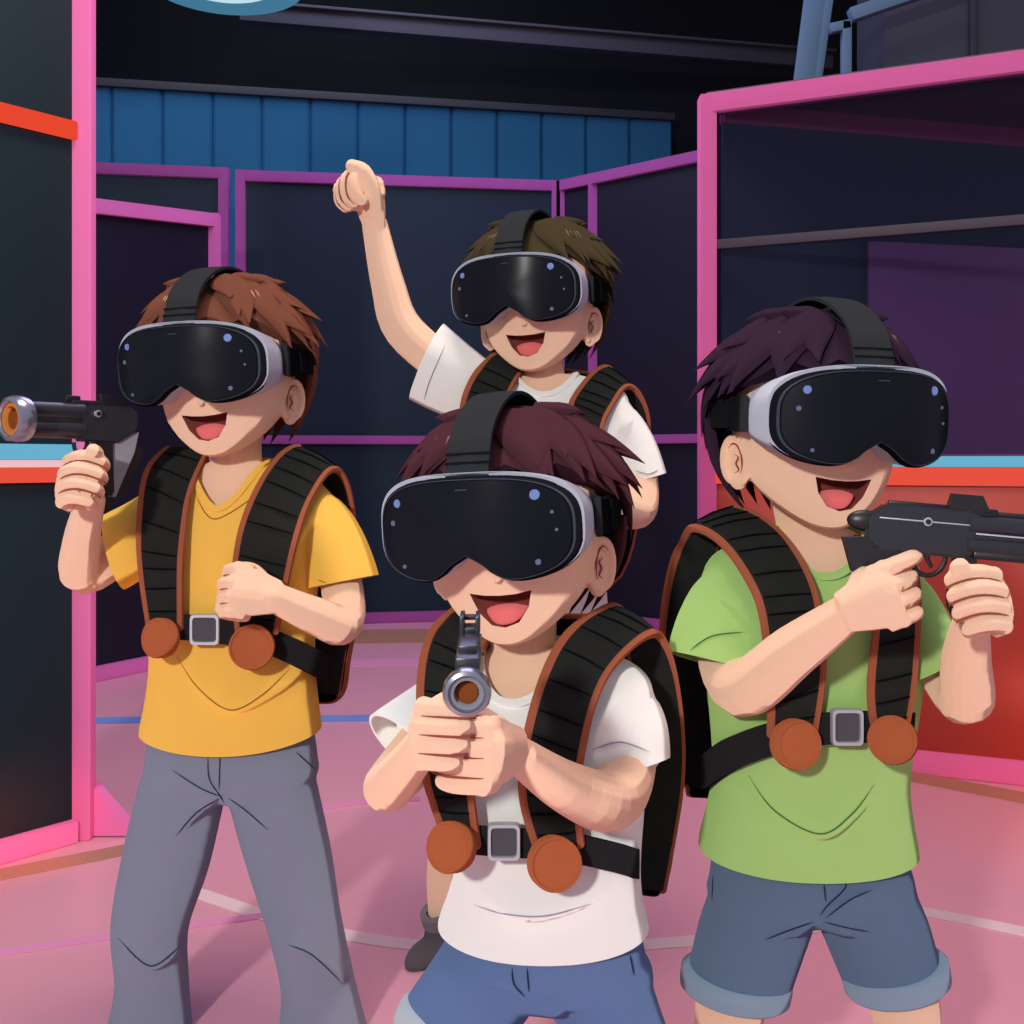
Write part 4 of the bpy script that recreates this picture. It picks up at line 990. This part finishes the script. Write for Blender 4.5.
# ======================= boy in green
Y2 = 1.70
B2 = boy(dict(
    head=Fr(812, 461, Y2, 8, -1, 2, 1.04), visor=Fr(814, 462, Y2, 13, -1, 2, 1.04), foot=V((base(810, Y2).x, Y2, 0)), msx=-1, label='boy in green t-shirt and slate blue shorts aiming a black carbine right',
    hs_label='black visor headset on the dark haired boy in the green t-shirt',
    neck=[(812, 540, Y2 + .02), (812, 575, Y2 + .03)],
    torso=[(528, 778, 852, Y2 + .02, .05), (543, 735, 890, Y2 + .02, .066), (566, 706, 916, Y2 + .02, .08), (620, 700, 926, Y2, .098), (690, 708, 918, Y2, .10), (770, 714, 906, Y2, .10), (810, 708, 908, Y2, .105), (850, 700, 914, Y2, .108), (880, 700, 915, Y2, .108)],
    arms=[[(740, 592, Y2 + .02, 29), (724, 640, Y2 - .0, 28), (742, 688, Y2 - .10, 29), (795, 650, Y2 - .19, 26), (848, 612, Y2 - .25, 19)],
          [(893, 590, Y2 + .02, 27), (926, 640, Y2 - .02, 26), (964, 698, Y2 - .10, 27), (966, 660, Y2 - .18, 24), (972, 618, Y2 - .25, 17)]],
    hands=[dict(W=P(850, 610, Y2 - .27), d=(.85, -.12, .36), n=(.2, .95, -.1), right=True, k=1.02, curl=(46, 130, 190), index=(18, 60, 120), thumb=[(V((.5, .7, .5)), .03), (V((.8, .5, .2)), .03), (V((1, 0, -.1)), .02)]),
           dict(W=P(972, 613, Y2 - .27), d=(.2, -.85, .40), n=(-.9, -.30, .08), right=False, k=.98, curl=(70, 150, 205), thumb='up')],
    legs=[[(766, 915, Y2, 38), (748, 950, Y2, 40), (731, 1000, Y2 - .02, 36), (727, 1060, Y2 - .02, 29), (724, 1125, Y2 + .03, 20)], [(862, 915, Y2, 38), (882, 950, Y2, 39), (901, 990, Y2 - .02, 36), (912, 1060, Y2 - .02, 29), (918, 1125, Y2 + .03, 20)]],
    shoes=[(V((.328, Y2 + .01, 0)), -8, 1, 0), (V((.628, Y2 + .01, 0)), 8, 1, 0)],
    hair=(hair_violet, 23, 'spiky violet black hair', (120, 96, 112)), shirt=(green, 'green cotton t-shirt', line_g),
    sleeves=[[(748, 588, Y2 + .02, 44), (728, 622, Y2, 48), (716, 655, Y2 - .02, 47), (712, 700, Y2 - .05, 47)], [(880, 588, Y2 + .02, 42), (906, 625, Y2 - .01, 40), (926, 655, Y2 - .05, 38), (945, 690, Y2 - .08, 37)]],
    sleeve_ends=[(P(716, 664, Y2 - .03), V((-.28, -.2, -1))), (P(929, 662, Y2 - .05), V((.6, -.1, -1)))],
    dip=(.165, .014), cuts=[(P(807, 857, Y2), V((0, 0, -1)), .4), neck_cut(828, 569, Y2 - .075, 775, 862, 536, Y2 + .01)],
    folds=[([(742, 768), (775, 810), (820, 832), (852, 812), (876, 782)], .022, 28), ([(714, 592), (735, 610), (752, 640)], .010, 11), ([(838, 720), (860, 680), (872, 650)], .008, 14)],
    seam_fold_lines=[[(690, 650), (712, 636), (745, 632)], [(790, 560), (828, 580), (862, 568)], [(748, 775), (775, 811), (820, 834), (852, 814), (874, 785)]],
    pants=(denim_b, 'shorts', 'slate blue denim shorts with turned up cuffs', [(850, 714, 906, Y2, .095), (880, 710, 908, Y2, .10), (896, 711, 907, Y2, .098), (912, 765, 865, Y2, .07)],
           [[(765, 885, Y2, 53), (761, 908, Y2, 53), (750, 940, Y2, 53), (738, 985, Y2 - .01, 51), (732, 1030, Y2 - .01, 51)], [(862, 885, Y2, 51), (867, 908, Y2, 51), (880, 940, Y2, 51), (894, 985, Y2 - .01, 48), (900, 1030, Y2 - .01, 48)]],
           [(P(736, 990, Y2 - .01), V((-.12, 0, -1)), .13), (P(896, 985, Y2 - .01), V((.22, 0, -1)), .13)],
           [(P(734.5, 993, Y2 - .01), V((.12, 0, 1)), .080, .077, .034, cuff_b), (P(898, 986, Y2 - .01), V((-.22, 0, 1)), .076, .073, .036, cuff_b)],
           [[(846, 872), (845, 888), (828, 905), (820, 916)], [(824, 884), (826, 902)], [(872, 890), (850, 900), (826, 918)], [(870, 932), (848, 928), (824, 922)], [(765, 940), (790, 930), (814, 922)], [(713, 876), (712, 900)]], [([(872, 890), (850, 900), (826, 918)], .014, 10), ([(870, 932), (848, 928), (824, 922)], .012, 9), ([(765, 940), (790, 930), (814, 922)], .014, 10)], line_d)))
harness(B2, Y2, 'black harness backpack with brown edging on the boy in the green t-shirt', P(800, 650, Y2 + .12),
    [[(772, 735, 814, 735, Y2 - .125), (772, 690, 823, 670, Y2 - .13), (764, 615, 818, 610, Y2 - .12), (749, 577, 806, 571, Y2 - .09), (724, 542, 782, 534, Y2 - .03), (698, 526, 752, 512, Y2 + .03), (684, 534, 725, 510, Y2 + .07), (669, 590, 710, 570, Y2 + .11), (664, 680, 705, 680, Y2 + .13), (684, 782, 712, 790, Y2 + .13)],
     [(877, 735, 906, 730, Y2 - .12), (872, 690, 914, 680, Y2 - .125), (878, 620, 918, 610, Y2 - .12), (874, 570, 914, 566, Y2 - .08), (858, 538, 900, 540, Y2), (850, 536, 890, 540, Y2 + .07), (855, 580, 895, 580, Y2 + .12)]],
    [(795, 744, Y2 - .14, 25, 16, -6), (893, 740, Y2 - .14, 24, -26, -14)],
    ([(720, 530), (860, 530), (900, 560), (905, 700), (880, 800), (712, 798), (690, 788), (674, 730), (665, 640), (674, 570), (690, 540)], Y2 + .12, .07),
    ([(704, 772, Y2 + .06), (706, 771, Y2 - .0), (735, 752, Y2 - .07), (790, 734, Y2 - .105), (848, 727, Y2 - .118), (900, 728, Y2 - .10), (912, 728, Y2 - .03)], 15.5), (847, 727, Y2 - .126, 16, 18.5))
gun(gun_axes((1, -.10, -.085), P(940, 549, Y2 - .255)), 'long black carbine held by the boy in the green t-shirt', 'carbine', .79)

# ======================= boy in front
Y3 = 1.55
B3 = boy(dict(
    head=Fr(518, 567, Y3, -13, 3, 1, 1.02), visor=Fr(514, 567, Y3, -19, 3, 1, 1.02), foot=V((base(530, Y3).x, Y3, 0)), msx=1, label='front boy in white t-shirt and blue shorts pointing a pistol at the viewer',
    hs_label='black visor headset on the plum haired boy crouching in front',
    neck=[(524, 650, Y3 + .02), (530, 700, Y3 + .04)],
    torso=[(644, 492, 572, Y3 + .02, .05), (658, 456, 622, Y3 + .02, .066), (684, 432, 652, Y3 + .02, .082), (740, 430, 648, Y3, .10), (800, 442, 644, Y3, .10), (860, 454, 640, Y3, .10), (895, 448, 642, Y3, .105), (930, 438, 648, Y3, .108), (960, 436, 650, Y3, .108)],
    arms=[[(462, 705, Y3, 30), (420, 750, Y3 - .06, 28), (388, 787, Y3 - .14, 25), (402, 772, Y3 - .24, 22), (428, 738, Y3 - .34, 18)],
          [(622, 712, Y3 + .01, 32), (624, 765, Y3 - .03, 32), (610, 800, Y3 - .12, 31), (568, 788, Y3 - .22, 26), (520, 756, Y3 - .32, 19)]],
    hands=[dict(W=P(428, 730, Y3 - .35), d=(-.02, -.85, .15), n=(.97, -.25, .0), right=True, k=.86, curl=(70, 145, 200), thumb='up'),
           dict(W=P(514, 750, Y3 - .34), d=(-.58, -.78, .10), n=(-.78, .58, 0), right=False, k=.95, curl=(50, 105, 160), thumb='up')],
    legs=[[(490, 985, Y3, 46), (455, 1030, Y3 - .05, 45), (428, 1090, Y3 - .1, 40), (416, 1150, Y3 - .08, 32), (408, 1200, Y3 + .03, 22)], [(590, 985, Y3, 46), (622, 1040, Y3 - .03, 45), (645, 1100, Y3 - .06, 40), (655, 1150, Y3 - .05, 32), (664, 1200, Y3 + .03, 22)]],
    shoes=[(V((-.147, Y3 + .03, 0)), -15, 1, 0), (V((.216, Y3 + .03, 0)), 15, 1, 0)],
    hair=(hair_plum, 5, 'messy plum brown hair', (150, 112, 112)), shirt=(white, 'white cotton t-shirt', line_w),
    sleeves=[[(470, 702, Y3 + .02, 42), (440, 722, Y3 - .02, 44), (412, 740, Y3 - .06, 44), (380, 764, Y3 - .11, 44)], [(608, 702, Y3 + .02, 46), (620, 735, Y3, 47), (625, 770, Y3 - .02, 45), (630, 815, Y3 - .05, 45)]],
    sleeve_ends=[(P(401, 742, Y3 - .08), V((-.62, -.55, -.62))), (P(626, 771, Y3 - .03), V((.30, -.25, -1)))],
    dip=(.15, .014), cuts=[(P(543, 931, Y3), V((0, 0, -1)), .4), neck_cut(514, 693, Y3 - .08, 482, 574, 648, Y3 + .01)],
    folds=[([(480, 885), (500, 905), (530, 915), (575, 905), (612, 885)], .020, 24), ([(592, 760), (600, 725), (622, 690)], .009, 12)],
    seam_fold_lines=[[(592, 750), (620, 742), (650, 752)], [(484, 680), (514, 704), (560, 680)], [(474, 905), (505, 914), (545, 916), (590, 904)]],
    pants=(denim_a, 'shorts', 'blue denim shorts with turned up cuffs', [(925, 448, 640, Y3, .10), (955, 442, 646, Y3, .105), (975, 440, 650, Y3, .10), (992, 495, 575, Y3, .07)],
           [[(484, 982, Y3 - .01, 55), (466, 1005, Y3 - .05, 53), (448, 1030, Y3 - .08, 52), (425, 1075, Y3 - .11, 52)], [(598, 985, Y3 - .01, 54), (612, 1020, Y3 - .03, 50), (626, 1060, Y3 - .05, 50), (636, 1095, Y3 - .06, 50)]],
           [(P(440, 1040, Y3 - .09), V((-.5, -.15, -1)), .14), (P(628, 1062, Y3 - .05), V((.2, 0, -1)), .13)],
           [(P(444, 1047, Y3 - .088), V((.5, .15, 1)), .073, .078, .034, cuff_a), (P(630, 1072, Y3 - .052), V((-.2, 0, 1)), .074, .074, .032, cuff_a)],
           [[(512, 968), (514, 984), (525, 997)], [(527, 968), (529, 992)], [(630, 955), (634, 975)]], [([(480, 985), (505, 985), (526, 1000)], .014, 9), ([(566, 1010), (548, 1004), (532, 1000)], .014, 9)], line_d)))
harness(B3, Y3, 'black harness backpack with brown edging on the front boy in white', P(540, 750, Y3 + .12),
    [[(446, 838, 476, 846, Y3 - .125), (433, 800, 470, 800, Y3 - .13), (426, 770, 468, 760, Y3 - .13), (421, 690, 466, 700, Y3 - .11), (431, 636, 475, 660, Y3 - .06), (452, 612, 490, 634, Y3), (462, 612, 500, 634, Y3 + .07), (460, 680, 500, 690, Y3 + .12)],
     [(538, 850, 580, 845, Y3 - .125), (524, 800, 576, 800, Y3 - .13), (526, 749, 578, 768, Y3 - .13), (542, 685, 592, 704, Y3 - .11), (565, 638, 612, 664, Y3 - .06), (596, 612, 645, 634, Y3), (624, 610, 664, 638, Y3 + .06), (634, 690, 677, 698, Y3 + .11), (634, 790, 680, 780, Y3 + .13), (634, 886, 662, 888, Y3 + .13)]],
    [(452, 847, Y3 - .145, 25, -34, -14), (554, 863, Y3 - .145, 27, 12, -10)],
    ([(470, 630), (590, 620), (650, 632), (673, 680), (679, 770), (674, 830), (662, 890), (630, 894), (470, 880), (440, 760), (445, 680)], Y3 + .12, .06),
    ([(458, 838, Y3 - .10), (500, 842, Y3 - .118), (560, 846, Y3 - .115), (610, 856, Y3 - .08), (634, 863, Y3 - .02), (641, 866, Y3 + .06)], 14), (504, 841.5, Y3 - .128, 16.5, 18.5))
gf = V((.01, -1, -.06)).normalized()
gun(gun_axes(gf, P(467, 692, 1.05) - gf * .215 * .60 - V((0, 0, .029 * .60))), 'black pistol pointing at the viewer in both hands of the front boy', 'front', .60)

# =================================================================== LIGHT
def area(name, loc, target, size, energy, col=(1, 1, 1), sy=None):
    l = bpy.data.lights.new(name, 'AREA'); l.energy = energy; l.size = size; l.color = col
    if sy: l.shape = 'RECTANGLE'; l.size_y = sy
    o = bpy.data.objects.new(name, l); C.objects.link(o); o.location = loc
    o.rotation_euler = (Vector(target) - Vector(loc)).to_track_quat('-Z', 'Y').to_euler(); return o
area('hall_key_lamp', (-1.5, -2.2, 2.3), (0, 1.9, .9), .25, 170, (1, .97, .93))
area('cladding_fill', (-1.6, 7.7, 5.2), (-1.6, 8.9, 3.2), 3, 45, (.8, .95, 1))  # added light without a fitting, brightens the blue cladding
area('pink_floor_fill', (.2, 2.0, 4.8), (.2, 2.0, 0), 1.5, 110, (1, .76, .68))  # added light without a fitting, warms the near floor to pink
area('violet_floor_fill', (-.3, 5.6, 4.8), (-.3, 5.4, 0), 2.5, 100, (.62, .54, 1))  # added light without a fitting, tints the far floor violet
area('red_booth_fill', (1.9, 2.9, .12), (1.5, 3.9, .3), .5, 3.2, (1, .25, .12), .1)  # unseen added light, reddens the booth's lower panel
area('red_barrier_fill', (-1.16, 2.6, .07), (-1.36, 2.86, .10), .4, .5, (1, .13, .06), .05).data.spread = R(60)  # unseen added light for the red glow at the barrier's foot
w = bpy.data.worlds.new('world'); sc.world = w; w.use_nodes = True
w.node_tree.nodes['Background'].inputs[0].default_value = lin((206, 202, 224)); w.node_tree.nodes['Background'].inputs[1].default_value = .60

cd = bpy.data.cameras.new('camera'); cam = bpy.data.objects.new('camera', cd); C.objects.link(cam)
cam.location = (0, 0, H); cam.rotation_euler = (R(90), 0, 0); cd.sensor_width = 36; cd.lens = F / 1024 * 36
cd.shift_y = (HZ - 512) / 1024; cd.clip_start = .05; sc.camera = cam
sc.view_settings.view_transform = 'Standard'; sc.view_settings.look = 'None'; sc.view_settings.gamma = 1; sc.view_settings.exposure = 0
